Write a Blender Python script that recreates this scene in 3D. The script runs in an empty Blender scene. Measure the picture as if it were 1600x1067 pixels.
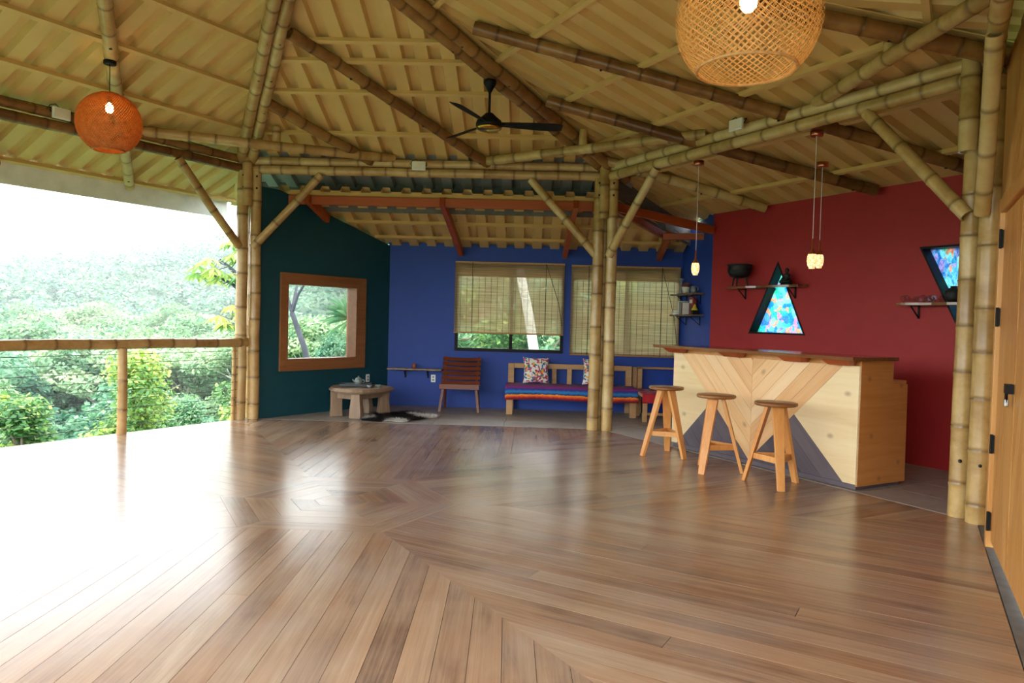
import bpy, math, random
import numpy as np
from mathutils import Matrix, Vector

R = math.radians
C = bpy.context.scene.collection
scene = bpy.context.scene
rnd = random.Random(7)

# ------------------------------------------------------------------ camera, sky, exposure
FPX = 1141.06
cam_d = bpy.data.cameras.new('camera')
cam = bpy.data.objects.new('camera', cam_d)
C.objects.link(cam)
cam_d.sensor_width = 36.0
cam_d.lens = FPX / 1600 * 36.0
cam_d.clip_end = 2000
CAM = Vector((1.3852, -5.3062, 1.3584))
_p, _r, _y = .028915, .026715, -.0253
_fw = Vector((math.sin(_y) * math.cos(_p), math.cos(_y) * math.cos(_p), -math.sin(_p)))
_rt = Vector((math.cos(_y), -math.sin(_y), 0))
_up = _rt.cross(_fw)
_r2 = _rt * math.cos(_r) + _up * math.sin(_r)
_u2 = _up * math.cos(_r) - _rt * math.sin(_r)
cam.matrix_world = Matrix(((_r2.x, _u2.x, -_fw.x, CAM.x), (_r2.y, _u2.y, -_fw.y, CAM.y), (_r2.z, _u2.z, -_fw.z, CAM.z), (0, 0, 0, 1)))
scene.camera = cam

world = bpy.data.worlds.new('overcast_sky')
scene.world = world
world.use_nodes = True
_bg = world.node_tree.nodes['Background']
_bg.inputs[0].default_value = (0.93, 0.975, 1.0, 1)
_bg.inputs[1].default_value = 7.2

scene.view_settings.view_transform = 'Standard'
scene.view_settings.look = 'None'
scene.view_settings.gamma = 1
scene.view_settings.use_curve_mapping = False
scene.view_settings.exposure = 0.0


# ------------------------------------------------------------------ materials
def lin(c):
    return tuple(((v / 255) / 12.92 if v / 255 <= .04045 else ((v / 255 + .055) / 1.055) ** 2.4) for v in c) + (1,)


MATS = {}


def nodes_of(name):
    m = bpy.data.materials.new(name)
    m.use_nodes = True
    MATS[name] = m
    nt = m.node_tree
    return m, nt, nt.nodes, nt.links, nt.nodes['Principled BSDF']


def ramp(N, cols, interp='LINEAR'):
    r = N.new('ShaderNodeValToRGB')
    r.color_ramp.interpolation = interp
    el = r.color_ramp.elements
    while len(el) < len(cols):
        el.new(.5)
    for e, (p, c) in zip(el, cols):
        e.position = p
        e.color = lin(c)
    return r


def coords(N, L, scale, rand=False):
    tc = N.new('ShaderNodeTexCoord')
    mp = N.new('ShaderNodeMapping')
    mp.inputs['Scale'].default_value = scale
    L.new(tc.outputs['Object'], mp.inputs[0])
    if rand:
        oi = N.new('ShaderNodeObjectInfo')
        mu = N.new('ShaderNodeMath'); mu.operation = 'MULTIPLY'; mu.inputs[1].default_value = 37
        L.new(oi.outputs['Random'], mu.inputs[0])
        cb = N.new('ShaderNodeCombineXYZ')
        for i in range(3):
            L.new(mu.outputs[0], cb.inputs[i])
        L.new(cb.outputs[0], mp.inputs['Location'])
    return mp


def noise(N, L, vec, scale=5, detail=4, rough=.6, dist=0):
    n = N.new('ShaderNodeTexNoise')
    n.inputs['Scale'].default_value = scale
    n.inputs['Detail'].default_value = detail
    n.inputs['Roughness'].default_value = rough
    n.inputs['Distortion'].default_value = dist
    L.new(vec.outputs[0], n.inputs['Vector'])
    return n


def bump(N, L, src, b, strength=.1, dist=.01):
    bp = N.new('ShaderNodeBump')
    bp.inputs['Strength'].default_value = strength
    bp.inputs['Distance'].default_value = dist
    L.new(src, bp.inputs['Height'])
    L.new(bp.outputs[0], b.inputs['Normal'])
    return bp


def plain(name, col, rough=.5, col2=None, scale=6, metal=0, bmp=0, spec=.5, stretch=(1, 1, 1)):
    m, nt, N, L, b = nodes_of(name)
    b.inputs['Roughness'].default_value = rough
    b.inputs['Metallic'].default_value = metal
    b.inputs['Specular IOR Level'].default_value = spec
    mp = coords(N, L, stretch, True)
    n = noise(N, L, mp, scale)
    r = ramp(N, [(.3, col), (.7, col2 or tuple(min(255, v * 1.08) for v in col))])
    L.new(n.outputs[0], r.inputs[0])
    L.new(r.outputs[0], b.inputs['Base Color'])
    if bmp:
        bump(N, L, n.outputs[0], b, bmp)
    return m


def wood(name, cols, rough=.45, axis=0, grain=26, coat=0, rand_amt=.35, knots=False, bmp=.06, along=1.2):
    """grain runs along a local axis; each object shifts the tone a little"""
    m, nt, N, L, b = nodes_of(name)
    sc = [grain] * 3
    sc[axis] = along
    mp = coords(N, L, sc, True)
    n1 = noise(N, L, mp, 1.0, 6, .65, .6)
    sc2 = [3.0] * 3
    sc2[axis] = .7
    mp2 = coords(N, L, sc2, True)
    n2 = noise(N, L, mp2, 1.0, 3, .5, .3)
    mx = N.new('ShaderNodeMath'); mx.operation = 'ADD'
    s1 = N.new('ShaderNodeMath'); s1.operation = 'MULTIPLY'; s1.inputs[1].default_value = .55
    s2 = N.new('ShaderNodeMath'); s2.operation = 'MULTIPLY'; s2.inputs[1].default_value = .45
    L.new(n1.outputs[0], s1.inputs[0]); L.new(n2.outputs[0], s2.inputs[0])
    L.new(s1.outputs[0], mx.inputs[0]); L.new(s2.outputs[0], mx.inputs[1])
    oi = N.new('ShaderNodeObjectInfo')
    mr = N.new('ShaderNodeMapRange')
    mr.inputs['To Min'].default_value = -rand_amt / 2
    mr.inputs['To Max'].default_value = rand_amt / 2
    L.new(oi.outputs['Random'], mr.inputs[0])
    ad = N.new('ShaderNodeMath'); ad.operation = 'ADD'
    L.new(mx.outputs[0], ad.inputs[0]); L.new(mr.outputs[0], ad.inputs[1])
    r = ramp(N, cols)
    L.new(ad.outputs[0], r.inputs[0])
    out = r.outputs[0]
    if knots:
        mk = coords(N, L, (2.6, 2.6, 2.6) if axis else (1.9, 2.8, 2.8), True)
        sp = N.new('ShaderNodeSeparateXYZ'); L.new(mk.outputs[0], sp.inputs[0])
        cbk = N.new('ShaderNodeCombineXYZ'); L.new(sp.outputs[axis], cbk.inputs[0]); L.new(sp.outputs[2], cbk.inputs[1])
        v = N.new('ShaderNodeTexVoronoi'); v.inputs['Scale'].default_value = 1.0
        v.voronoi_dimensions = '2D'
        v.inputs['Randomness'].default_value = 1
        L.new(cbk.outputs[0], v.inputs['Vector'])
        kr = ramp(N, [(.02, (255, 255, 255)), (.085, (0, 0, 0))])
        L.new(v.outputs['Distance'], kr.inputs[0])
        mix = N.new('ShaderNodeMixRGB'); mix.inputs[2].default_value = lin((120, 82, 62))
        mm = N.new('ShaderNodeMath'); mm.operation = 'MULTIPLY'; mm.inputs[1].default_value = .5
        L.new(kr.outputs[0], mm.inputs[0]); L.new(mm.outputs[0], mix.inputs[0])
        L.new(out, mix.inputs[1])
        out = mix.outputs[0]
    L.new(out, b.inputs['Base Color'])
    b.inputs['Roughness'].default_value = rough
    b.inputs['Coat Weight'].default_value = coat
    b.inputs['Coat Roughness'].default_value = .15
    if bmp:
        bump(N, L, n1.outputs[0], b, bmp, .004)
    return m


def bamboo_mat(name, cols, dark):
    m, nt, N, L, b = nodes_of(name)
    mp = coords(N, L, (3, 3, 3), True)
    n = noise(N, L, mp, 1.2, 5, .65, .3)
    oi = N.new('ShaderNodeObjectInfo')
    mr = N.new('ShaderNodeMapRange'); mr.inputs['To Min'].default_value = -.16; mr.inputs['To Max'].default_value = .16
    L.new(oi.outputs['Random'], mr.inputs[0])
    at = N.new('ShaderNodeAttribute'); at.attribute_name = 'tone'
    a2 = N.new('ShaderNodeMath'); a2.operation = 'MULTIPLY_ADD'; a2.inputs[1].default_value = .3
    L.new(at.outputs['Fac'], a2.inputs[0]); L.new(mr.outputs[0], a2.inputs[2])
    ad = N.new('ShaderNodeMath'); ad.operation = 'ADD'
    L.new(n.outputs[0], ad.inputs[0]); L.new(a2.outputs[0], ad.inputs[1])
    r = ramp(N, cols)
    L.new(ad.outputs[0], r.inputs[0])
    nd = N.new('ShaderNodeAttribute'); nd.attribute_name = 'node'
    mix = N.new('ShaderNodeMixRGB'); mix.inputs[2].default_value = lin(dark)
    mm = N.new('ShaderNodeMath'); mm.operation = 'MULTIPLY'; mm.inputs[1].default_value = .7
    L.new(nd.outputs['Fac'], mm.inputs[0]); L.new(mm.outputs[0], mix.inputs[0])
    L.new(r.outputs[0], mix.inputs[1])
    L.new(mix.outputs[0], b.inputs['Base Color'])
    b.inputs['Roughness'].default_value = .26
    return m


bamboo_mat('bamboo_straw', [(.2, (152, 112, 62)), (.5, (188, 150, 96)), (.8, (208, 178, 126))], (92, 62, 34))
bamboo_mat('bamboo_green', [(.2, (158, 124, 70)), (.5, (194, 162, 102)), (.8, (214, 190, 138))], (98, 72, 40))
bamboo_mat('bamboo_brown', [(.2, (98, 62, 30)), (.5, (140, 96, 50)), (.8, (164, 124, 72))], (62, 36, 18))
def deck_mat():
    m, nt, N, L, b = nodes_of('deck_wood')
    fine = noise(N, L, coords(N, L, (1.1, 60, 1), True), 1.0, 6, .7, .8)
    mid = noise(N, L, coords(N, L, (.9, 9, 1), True), 1.0, 4, .6, 1.2)
    tc = N.new('ShaderNodeNewGeometry')
    mpw = N.new('ShaderNodeMapping'); L.new(tc.outputs['Position'], mpw.inputs[0])
    stain = noise(N, L, mpw, 1.3, 5, .62, .4)
    wear = noise(N, L, mpw, 1.7, 2, .4, .0)
    oi = N.new('ShaderNodeObjectInfo')
    mr = N.new('ShaderNodeMapRange'); mr.inputs['To Min'].default_value = -.09; mr.inputs['To Max'].default_value = .09
    L.new(oi.outputs['Random'], mr.inputs[0])

    def mad(src, k, add):
        n = N.new('ShaderNodeMath'); n.operation = 'MULTIPLY_ADD'; n.inputs[1].default_value = k
        L.new(src, n.inputs[0])
        if isinstance(add, (int, float)):
            n.inputs[2].default_value = add
        else:
            L.new(add, n.inputs[2])
        return n.outputs[0]
    t = mad(fine.outputs[0], .42, mr.outputs[0])
    t = mad(mid.outputs[0], .40, t)
    t = mad(stain.outputs[0], .34, t)
    t = mad(t, 1.0, -.08)
    r = ramp(N, [(.27, (80, 58, 48)), (.36, (122, 95, 76)), (.48, (150, 122, 98)), (.62, (170, 144, 118)), (.75, (186, 162, 138))])
    L.new(t, r.inputs[0])
    gr = ramp(N, [(.25, (0, 0, 0)), (1.0, (255, 255, 255))], 'EASE')
    L.new(wear.outputs[0], gr.inputs[0])
    k = N.new('ShaderNodeMath'); k.operation = 'MULTIPLY'; k.inputs[1].default_value = .6
    L.new(gr.outputs[0], k.inputs[0])
    mx = N.new('ShaderNodeMixRGB'); mx.inputs[2].default_value = lin((172, 158, 146))
    L.new(k.outputs[0], mx.inputs[0]); L.new(r.outputs[0], mx.inputs[1])
    om = ramp(N, [(.42, (0, 0, 0)), (.64, (255, 255, 255))])
    L.new(noise(N, L, coords(N, L, (.8, 2.5, 1), True), 1.3, 3, .5).outputs[0], om.inputs[0])
    k2 = N.new('ShaderNodeMath'); k2.operation = 'MULTIPLY'; k2.inputs[1].default_value = .24
    L.new(om.outputs[0], k2.inputs[0])
    mo = N.new('ShaderNodeMixRGB'); mo.inputs[2].default_value = lin((176, 124, 80))
    L.new(k2.outputs[0], mo.inputs[0]); L.new(mx.outputs[0], mo.inputs[1])
    L.new(mo.outputs[0], b.inputs['Base Color'])
    b.inputs['Roughness'].default_value = .22
    bump(N, L, fine.outputs[0], b, .06, .004)


deck_mat()
wood('pine', [(.2, (214, 158, 98)), (.5, (236, 190, 134)), (.8, (246, 214, 168))], .4, 0, 22, 0, .3, True)
wood('pine_pale', [(.2, (226, 194, 138)), (.5, (240, 216, 168)), (.8, (248, 230, 190))], .45, 0, 14, 0, .1, True)
wood('pine_orange', [(.2, (176, 104, 44)), (.45, (206, 138, 70)), (.8, (228, 168, 100))], .42, 1, 18, 0, .1, True)
wood('stain_dark', [(.2, (58, 50, 60)), (.5, (86, 78, 88)), (.8, (108, 98, 104))], .5, 0, 20, 0, .3)
wood('stool_wood', [(.2, (186, 112, 50)), (.5, (216, 148, 78)), (.8, (234, 178, 110))], .38, 2, 30, 0, .2)
wood('seat_wood', [(.2, (112, 66, 32)), (.5, (146, 94, 50)), (.8, (168, 116, 68))], .35, 0, 30, 0, .2)
wood('slab_wood', [(.2, (82, 52, 32)), (.5, (132, 88, 54)), (.8, (176, 128, 84))], .14, 0, 16, .4, .1)
wood('bench_wood', [(.2, (150, 108, 64)), (.5, (182, 140, 92)), (.8, (200, 164, 116))], .5, 0, 22, 0, .2)
wood('chair_wood', [(.2, (74, 32, 14)), (.5, (106, 48, 24)), (.8, (130, 64, 34))], .4, 0, 24, 0, .04)
wood('frame_wood', [(.2, (120, 72, 38)), (.5, (152, 98, 56)), (.8, (176, 122, 76))], .4, 0, 22, 0, .15)
wood('door_wood', [(.2, (170, 106, 44)), (.5, (202, 144, 76)), (.8, (224, 172, 104))], .35, 2, 14, 0, .15)
wood('beam_orange', [(.2, (122, 44, 14)), (.5, (168, 72, 26)), (.8, (190, 94, 42))], .4, 0, 22, 0, .15)
wood('driftwood', [(.2, (104, 80, 62)), (.5, (150, 124, 100)), (.8, (184, 162, 138))], .5, 2, 20, 0, .2)
wood('shelf_wood', [(.2, (70, 52, 40)), (.5, (104, 82, 64)), (.8, (140, 114, 92))], .5, 0, 22, 0, .2)
plain('roof_paint', (210, 172, 106), .5, (218, 182, 117), 3)
plain('roof_grey', (150, 150, 150), .45, (165, 165, 165), 3)
plain('fascia_white', (222, 220, 214), .5)
plain('wall_red', (160, 32, 34), .6, (168, 37, 38), 4, bmp=.05)
plain('wall_blue', (24, 62, 150), .6, (28, 67, 158), 4, bmp=.05)
plain('wall_teal', (8, 66, 78), .6, (10, 72, 84), 4, bmp=.05)
plain('concrete', (150, 140, 130), .5, (172, 164, 154), 5, bmp=.1)
plain('concrete_dark', (92, 90, 88), .7, (112, 110, 106), 9, bmp=.15)
plain('black_metal', (12, 12, 13), .55, spec=.25)
plain('black_iron', (20, 20, 21), .62, (30, 30, 30), 20, bmp=.1)
plain('steel', (170, 170, 172), .3, metal=1)
plain('bolt_black', (20, 18, 16), .5)
plain('brass', (190, 150, 60), .18, metal=1)
plain('copper', (214, 140, 110), .3, metal=1)
plain('white_plastic', (226, 226, 222), .4)
plain('cream_ceramic', (222, 214, 196), .3)
plain('grey_ceramic', (120, 132, 132), .3)
plain('dark_tray', (38, 40, 44), .35)
plain('terracotta', (146, 84, 56), .7)
plain('book_white', (214, 212, 204), .6)
plain('book_grey', (128, 130, 134), .6)
plain('book_green', (120, 160, 140), .6)
plain('book_red', (140, 44, 44), .6)
plain('mushroom_red', (92, 46, 42), .6)
plain('yellow_paint', (214, 190, 50), .5)
plain('soil', (70, 104, 66), .9, (58, 92, 58), 1.5)
plain('bark', (104, 92, 78), .85, (140, 128, 112), 6, bmp=.4)
plain('bark_grey', (66, 66, 76), .8, (92, 92, 100), 5, bmp=.3)
plain('bark_white', (214, 206, 196), .7, (236, 230, 222), 4)
plain('cable', (30, 28, 26), .5)
plain('rope', (60, 48, 34), .8)


def leaf_mat(name, c1, c2, c3, trans=.35):
    m, nt, N, L, b = nodes_of(name)
    at = N.new('ShaderNodeAttribute'); at.attribute_name = 'tone'
    oi = N.new('ShaderNodeObjectInfo')
    mr = N.new('ShaderNodeMapRange'); mr.inputs['To Min'].default_value = -.2; mr.inputs['To Max'].default_value = .2
    L.new(oi.outputs['Random'], mr.inputs[0])
    ad = N.new('ShaderNodeMath'); ad.operation = 'ADD'
    L.new(at.outputs['Fac'], ad.inputs[0]); L.new(mr.outputs[0], ad.inputs[1])
    r = ramp(N, [(.1, c1), (.5, c2), (.95, c3)])
    L.new(ad.outputs[0], r.inputs[0])
    L.new(r.outputs[0], b.inputs['Base Color'])
    b.inputs['Roughness'].default_value = .45
    b.inputs['Specular IOR Level'].default_value = .35
    tr = N.new('ShaderNodeBsdfTranslucent')
    L.new(r.outputs[0], tr.inputs[0])
    mx = N.new('ShaderNodeMixShader'); mx.inputs[0].default_value = trans
    L.new(b.outputs[0], mx.inputs[1]); L.new(tr.outputs[0], mx.inputs[2])
    L.new(mx.outputs[0], N['Material Output'].inputs[0])
    return m


leaf_mat('leaf_mid', (64, 112, 78), (108, 154, 112), (160, 192, 138))
leaf_mat('leaf_pale', (104, 144, 102), (152, 182, 132), (196, 212, 166))
leaf_mat('leaf_dark', (52, 102, 78), (88, 140, 104), (130, 172, 130))
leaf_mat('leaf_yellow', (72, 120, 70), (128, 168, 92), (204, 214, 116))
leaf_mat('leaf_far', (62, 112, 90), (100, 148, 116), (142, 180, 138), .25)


def glass_mat(name, tint=(1, 1, 1, 1), gl=.06):
    m, nt, N, L, b = nodes_of(name)
    N.remove(b)
    tr = N.new('ShaderNodeBsdfTransparent'); tr.inputs[0].default_value = tint
    g = N.new('ShaderNodeBsdfGlossy'); g.inputs['Roughness'].default_value = .02
    lw = N.new('ShaderNodeFresnel'); lw.inputs[0].default_value = 1.45
    mx = N.new('ShaderNodeMixShader')
    L.new(lw.outputs[0], mx.inputs[0]); L.new(tr.outputs[0], mx.inputs[1]); L.new(g.outputs[0], mx.inputs[2])
    L.new(mx.outputs[0], N['Material Output'].inputs[0])
    return m


glass_mat('glass', (.96, .98, .97, 1))
m_ = glass_mat('thin_glass', (.93, .95, .97, 1))
N_, L_ = m_.node_tree.nodes, m_.node_tree.links
lw_ = N_.new('ShaderNodeLayerWeight'); lw_.inputs[0].default_value = .2
mu_ = N_.new('ShaderNodeMath'); mu_.operation = 'MULTIPLY'; mu_.inputs[1].default_value = .45
L_.new(lw_.outputs['Facing'], mu_.inputs[0])
for n_ in list(N_):
    if n_.type == 'FRESNEL':
        N_.remove(n_)
L_.new(mu_.outputs[0], [n_ for n_ in N_ if n_.type == 'MIX_SHADER'][0].inputs[0])


def blind_mat():
    m, nt, N, L, b = nodes_of('reed_blind')
    mp = coords(N, L, (1.2, 1, 90))
    n = noise(N, L, mp, 1.0, 3, .6)
    r = ramp(N, [(.25, (160, 130, 92)), (.55, (196, 168, 126)), (.8, (214, 190, 150))])
    L.new(n.outputs[0], r.inputs[0]); L.new(r.outputs[0], b.inputs['Base Color'])
    b.inputs['Roughness'].default_value = .7
    tl = N.new('ShaderNodeBsdfTranslucent'); L.new(r.outputs[0], tl.inputs[0])
    m1 = N.new('ShaderNodeMixShader'); m1.inputs[0].default_value = .55
    L.new(b.outputs[0], m1.inputs[1]); L.new(tl.outputs[0], m1.inputs[2])
    tp = N.new('ShaderNodeBsdfTransparent')
    gap = ramp(N, [(.36, (160, 160, 160)), (.58, (116, 116, 116))])
    L.new(n.outputs[0], gap.inputs[0])
    m2 = N.new('ShaderNodeMixShader')
    L.new(gap.outputs[0], m2.inputs[0]); L.new(m1.outputs[0], m2.inputs[1]); L.new(tp.outputs[0], m2.inputs[2])
    L.new(m2.outputs[0], N['Material Output'].inputs[0])


blind_mat()


def mosaic_mat(name, scale, cols, stretch=(1, 1, 1), warp=.0, metric='EUCLIDEAN'):
    """a printed translucent film of many coloured patches with pale lines between them"""
    m, nt, N, L, b = nodes_of(name)
    mp = coords(N, L, stretch)
    nz = noise(N, L, mp, 3.0, 2)
    mixv = N.new('ShaderNodeMixRGB'); mixv.blend_type = 'LINEAR_LIGHT'; mixv.inputs[0].default_value = warp
    L.new(mp.outputs[0], mixv.inputs[1]); L.new(nz.outputs['Color'], mixv.inputs[2])
    v = N.new('ShaderNodeTexVoronoi'); v.inputs['Scale'].default_value = scale; v.distance = metric
    L.new(mixv.outputs[0], v.inputs['Vector'])
    v2 = N.new('ShaderNodeTexVoronoi'); v2.feature = 'DISTANCE_TO_EDGE'; v2.inputs['Scale'].default_value = scale
    L.new(mixv.outputs[0], v2.inputs['Vector'])
    sep = N.new('ShaderNodeSeparateColor'); L.new(v.outputs['Color'], sep.inputs[0])
    n = len(cols)
    r = ramp(N, [(i / n, c) for i, c in enumerate(cols)], 'CONSTANT')
    L.new(sep.outputs[0], r.inputs[0])
    fn = noise(N, L, mp, scale * 3.5, 3, .7)
    fr = ramp(N, [(.42, (0, 0, 0)), (.58, (255, 255, 255))])
    L.new(fn.outputs[0], fr.inputs[0])
    mx0 = N.new('ShaderNodeMixRGB'); mx0.blend_type = 'SOFT_LIGHT'; mx0.inputs[0].default_value = .5
    L.new(r.outputs[0], mx0.inputs[1]); L.new(fr.outputs[0], mx0.inputs[2])
    er = ramp(N, [(.0, (255, 255, 255)), (.03, (0, 0, 0))])
    L.new(v2.outputs['Distance'], er.inputs[0])
    mx = N.new('ShaderNodeMixRGB'); mx.inputs[2].default_value = lin((196, 232, 236))
    hf = N.new('ShaderNodeMath'); hf.operation = 'MULTIPLY'; hf.inputs[1].default_value = .7 if metric == 'EUCLIDEAN' else 0
    L.new(er.outputs[0], hf.inputs[0]); L.new(hf.outputs[0], mx.inputs[0]); L.new(mx0.outputs[0], mx.inputs[1])
    return m, N, L, b, mx


m_, N_, L_, b_, mx_ = mosaic_mat('printed_window_film', 15, [(110, 214, 226), (120, 178, 236), (160, 240, 232), (172, 170, 236), (110, 226, 196), (222, 200, 240), (96, 186, 230), (190, 246, 244), (240, 190, 216), (140, 204, 246), (120, 234, 214), (248, 200, 180)], warp=.10, metric='MANHATTAN')
tl_ = N_.new('ShaderNodeBsdfTranslucent'); L_.new(mx_.outputs[0], tl_.inputs[0])
L_.new(mx_.outputs[0], b_.inputs['Base Color']); b_.inputs['Roughness'].default_value = .15
ms_ = N_.new('ShaderNodeMixShader'); ms_.inputs[0].default_value = .8
L_.new(b_.outputs[0], ms_.inputs[1]); L_.new(tl_.outputs[0], ms_.inputs[2]); L_.new(ms_.outputs[0], N_['Material Output'].inputs[0])

m_, N_, L_, b_, mx_ = mosaic_mat('printed_wave_film', 8, [(130, 196, 222), (110, 166, 214), (164, 220, 228), (136, 156, 206), (130, 206, 176), (120, 186, 214), (104, 176, 208), (226, 170, 150), (146, 206, 228), (180, 170, 214)], (1.4, 1, .8), .35)
tl_ = N_.new('ShaderNodeBsdfTranslucent'); L_.new(mx_.outputs[0], tl_.inputs[0])
L_.new(mx_.outputs[0], b_.inputs['Base Color']); b_.inputs['Roughness'].default_value = .15
ms_ = N_.new('ShaderNodeMixShader'); ms_.inputs[0].default_value = .8
L_.new(b_.outputs[0], ms_.inputs[1]); L_.new(tl_.outputs[0], ms_.inputs[2]); L_.new(ms_.outputs[0], N_['Material Output'].inputs[0])

m_, N_, L_, b_, mx_ = mosaic_mat('floral_print', 34, [(236, 232, 226), (190, 40, 70), (240, 238, 232), (206, 70, 110), (236, 234, 228), (240, 180, 60), (60, 120, 120), (238, 236, 230), (170, 50, 120), (80, 130, 80), (236, 232, 228), (214, 70, 50), (60, 110, 170), (238, 236, 230)], warp=.12)
L_.new(mx_.outputs[0], b_.inputs['Base Color']); b_.inputs['Roughness'].default_value = .85


def stripe_mat(name, cols):
    m, nt, N, L, b = nodes_of(name)
    at = N.new('ShaderNodeAttribute'); at.attribute_name = 'across'
    mp = coords(N, L, (9, 9, 9))
    n = noise(N, L, mp, 3, 3)
    ma = N.new('ShaderNodeMath'); ma.operation = 'MULTIPLY_ADD'; ma.inputs[1].default_value = .05
    L.new(n.outputs[0], ma.inputs[0]); L.new(at.outputs['Fac'], ma.inputs[2])
    r = ramp(N, cols)
    L.new(ma.outputs[0], r.inputs[0]); L.new(r.outputs[0], b.inputs['Base Color'])
    b.inputs['Roughness'].default_value = .9
    mpw = coords(N, L, (160, 160, 160))
    bump(N, L, noise(N, L, mpw, 1, 2).outputs[0], b, .25, .003)


stripe_mat('serape', [(.04, (96, 40, 96)), (.14, (150, 60, 130)), (.20, (60, 60, 110)), (.27, (172, 60, 90)), (.34, (70, 100, 150)), (.44, (130, 50, 120)), (.56, (150, 60, 110)),
                      (.70, (110, 50, 120)), (.775, (140, 36, 124)), (.82, (44, 50, 130)), (.87, (40, 130, 196)), (.905, (34, 70, 140)), (.915, (14, 16, 34)), (.93, (246, 156, 60)), (.965, (226, 74, 34)), (.995, (130, 26, 44))])
stripe_mat('serape_red', [(.03, (170, 40, 60)), (.1, (60, 60, 90)), (.16, (190, 60, 80)), (.22, (120, 160, 170)), (.3, (150, 30, 60)), (.36, (70, 60, 100)), (.43, (190, 70, 90)), (.5, (80, 100, 120)),
                          (.57, (170, 40, 60)), (.65, (70, 60, 90)), (.75, (200, 60, 70)), (.85, (170, 40, 50)), (.97, (190, 40, 50))])


def emit(name, col, strength):
    m, nt, N, L, b = nodes_of(name)
    N.remove(b)
    e = N.new('ShaderNodeEmission'); e.inputs[0].default_value = lin(col); e.inputs[1].default_value = strength
    L.new(e.outputs[0], N['Material Output'].inputs[0])


emit('bulb_warm', (255, 206, 134), 60)
m_, nt_, N_, L_, b_ = nodes_of('lantern_glass')
mp_ = coords(N_, L_, (28, 28, 28))
v_ = N_.new('ShaderNodeTexVoronoi'); v_.feature = 'DISTANCE_TO_EDGE'; L_.new(mp_.outputs[0], v_.inputs['Vector']); v_.inputs['Scale'].default_value = 1.6
r_ = ramp(N_, [(.0, (200, 120, 40)), (.12, (255, 226, 160)), (.3, (255, 240, 200))])
L_.new(v_.outputs['Distance'], r_.inputs[0]); L_.new(r_.outputs[0], b_.inputs['Base Color'])
L_.new(r_.outputs[0], b_.inputs['Emission Color']); b_.inputs['Emission Strength'].default_value = 1.3

m_, nt_, N_, L_, b_ = nodes_of('rattan')
mp_ = coords(N_, L_, (14, 14, 14)); n_ = noise(N_, L_, mp_, 2, 3)
r_ = ramp(N_, [(.3, (196, 146, 84)), (.7, (226, 182, 118))])
L_.new(n_.outputs[0], r_.inputs[0]); L_.new(r_.outputs[0], b_.inputs['Base Color']); b_.inputs['Roughness'].default_value = .5
tl_ = N_.new('ShaderNodeBsdfTranslucent'); L_.new(r_.outputs[0], tl_.inputs[0])
ms_ = N_.new('ShaderNodeMixShader'); ms_.inputs[0].default_value = .3
L_.new(b_.outputs[0], ms_.inputs[1]); L_.new(tl_.outputs[0], ms_.inputs[2]); L_.new(ms_.outputs[0], N_['Material Output'].inputs[0])

m_, nt_, N_, L_, b_ = nodes_of('rattan_orange')
mp_ = coords(N_, L_, (14, 14, 14)); n_ = noise(N_, L_, mp_, 2, 3)
r_ = ramp(N_, [(.3, (190, 108, 44)), (.7, (220, 142, 72))])
L_.new(n_.outputs[0], r_.inputs[0]); L_.new(r_.outputs[0], b_.inputs['Base Color']); b_.inputs['Roughness'].default_value = .5
tl_ = N_.new('ShaderNodeBsdfTranslucent'); L_.new(r_.outputs[0], tl_.inputs[0])
ms_ = N_.new('ShaderNodeMixShader'); ms_.inputs[0].default_value = .4
L_.new(b_.outputs[0], ms_.inputs[1]); L_.new(tl_.outputs[0], ms_.inputs[2]); L_.new(ms_.outputs[0], N_['Material Output'].inputs[0])

m_, nt_, N_, L_, b_ = nodes_of('hide_fur')
at_ = N_.new('ShaderNodeAttribute'); at_.attribute_name = 'tone'
r_ = ramp(N_, [(.45, (16, 14, 14)), (.55, (226, 222, 216))])
L_.new(at_.outputs['Fac'], r_.inputs[0]); L_.new(r_.outputs[0], b_.inputs['Base Color']); b_.inputs['Roughness'].default_value = .8


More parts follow.
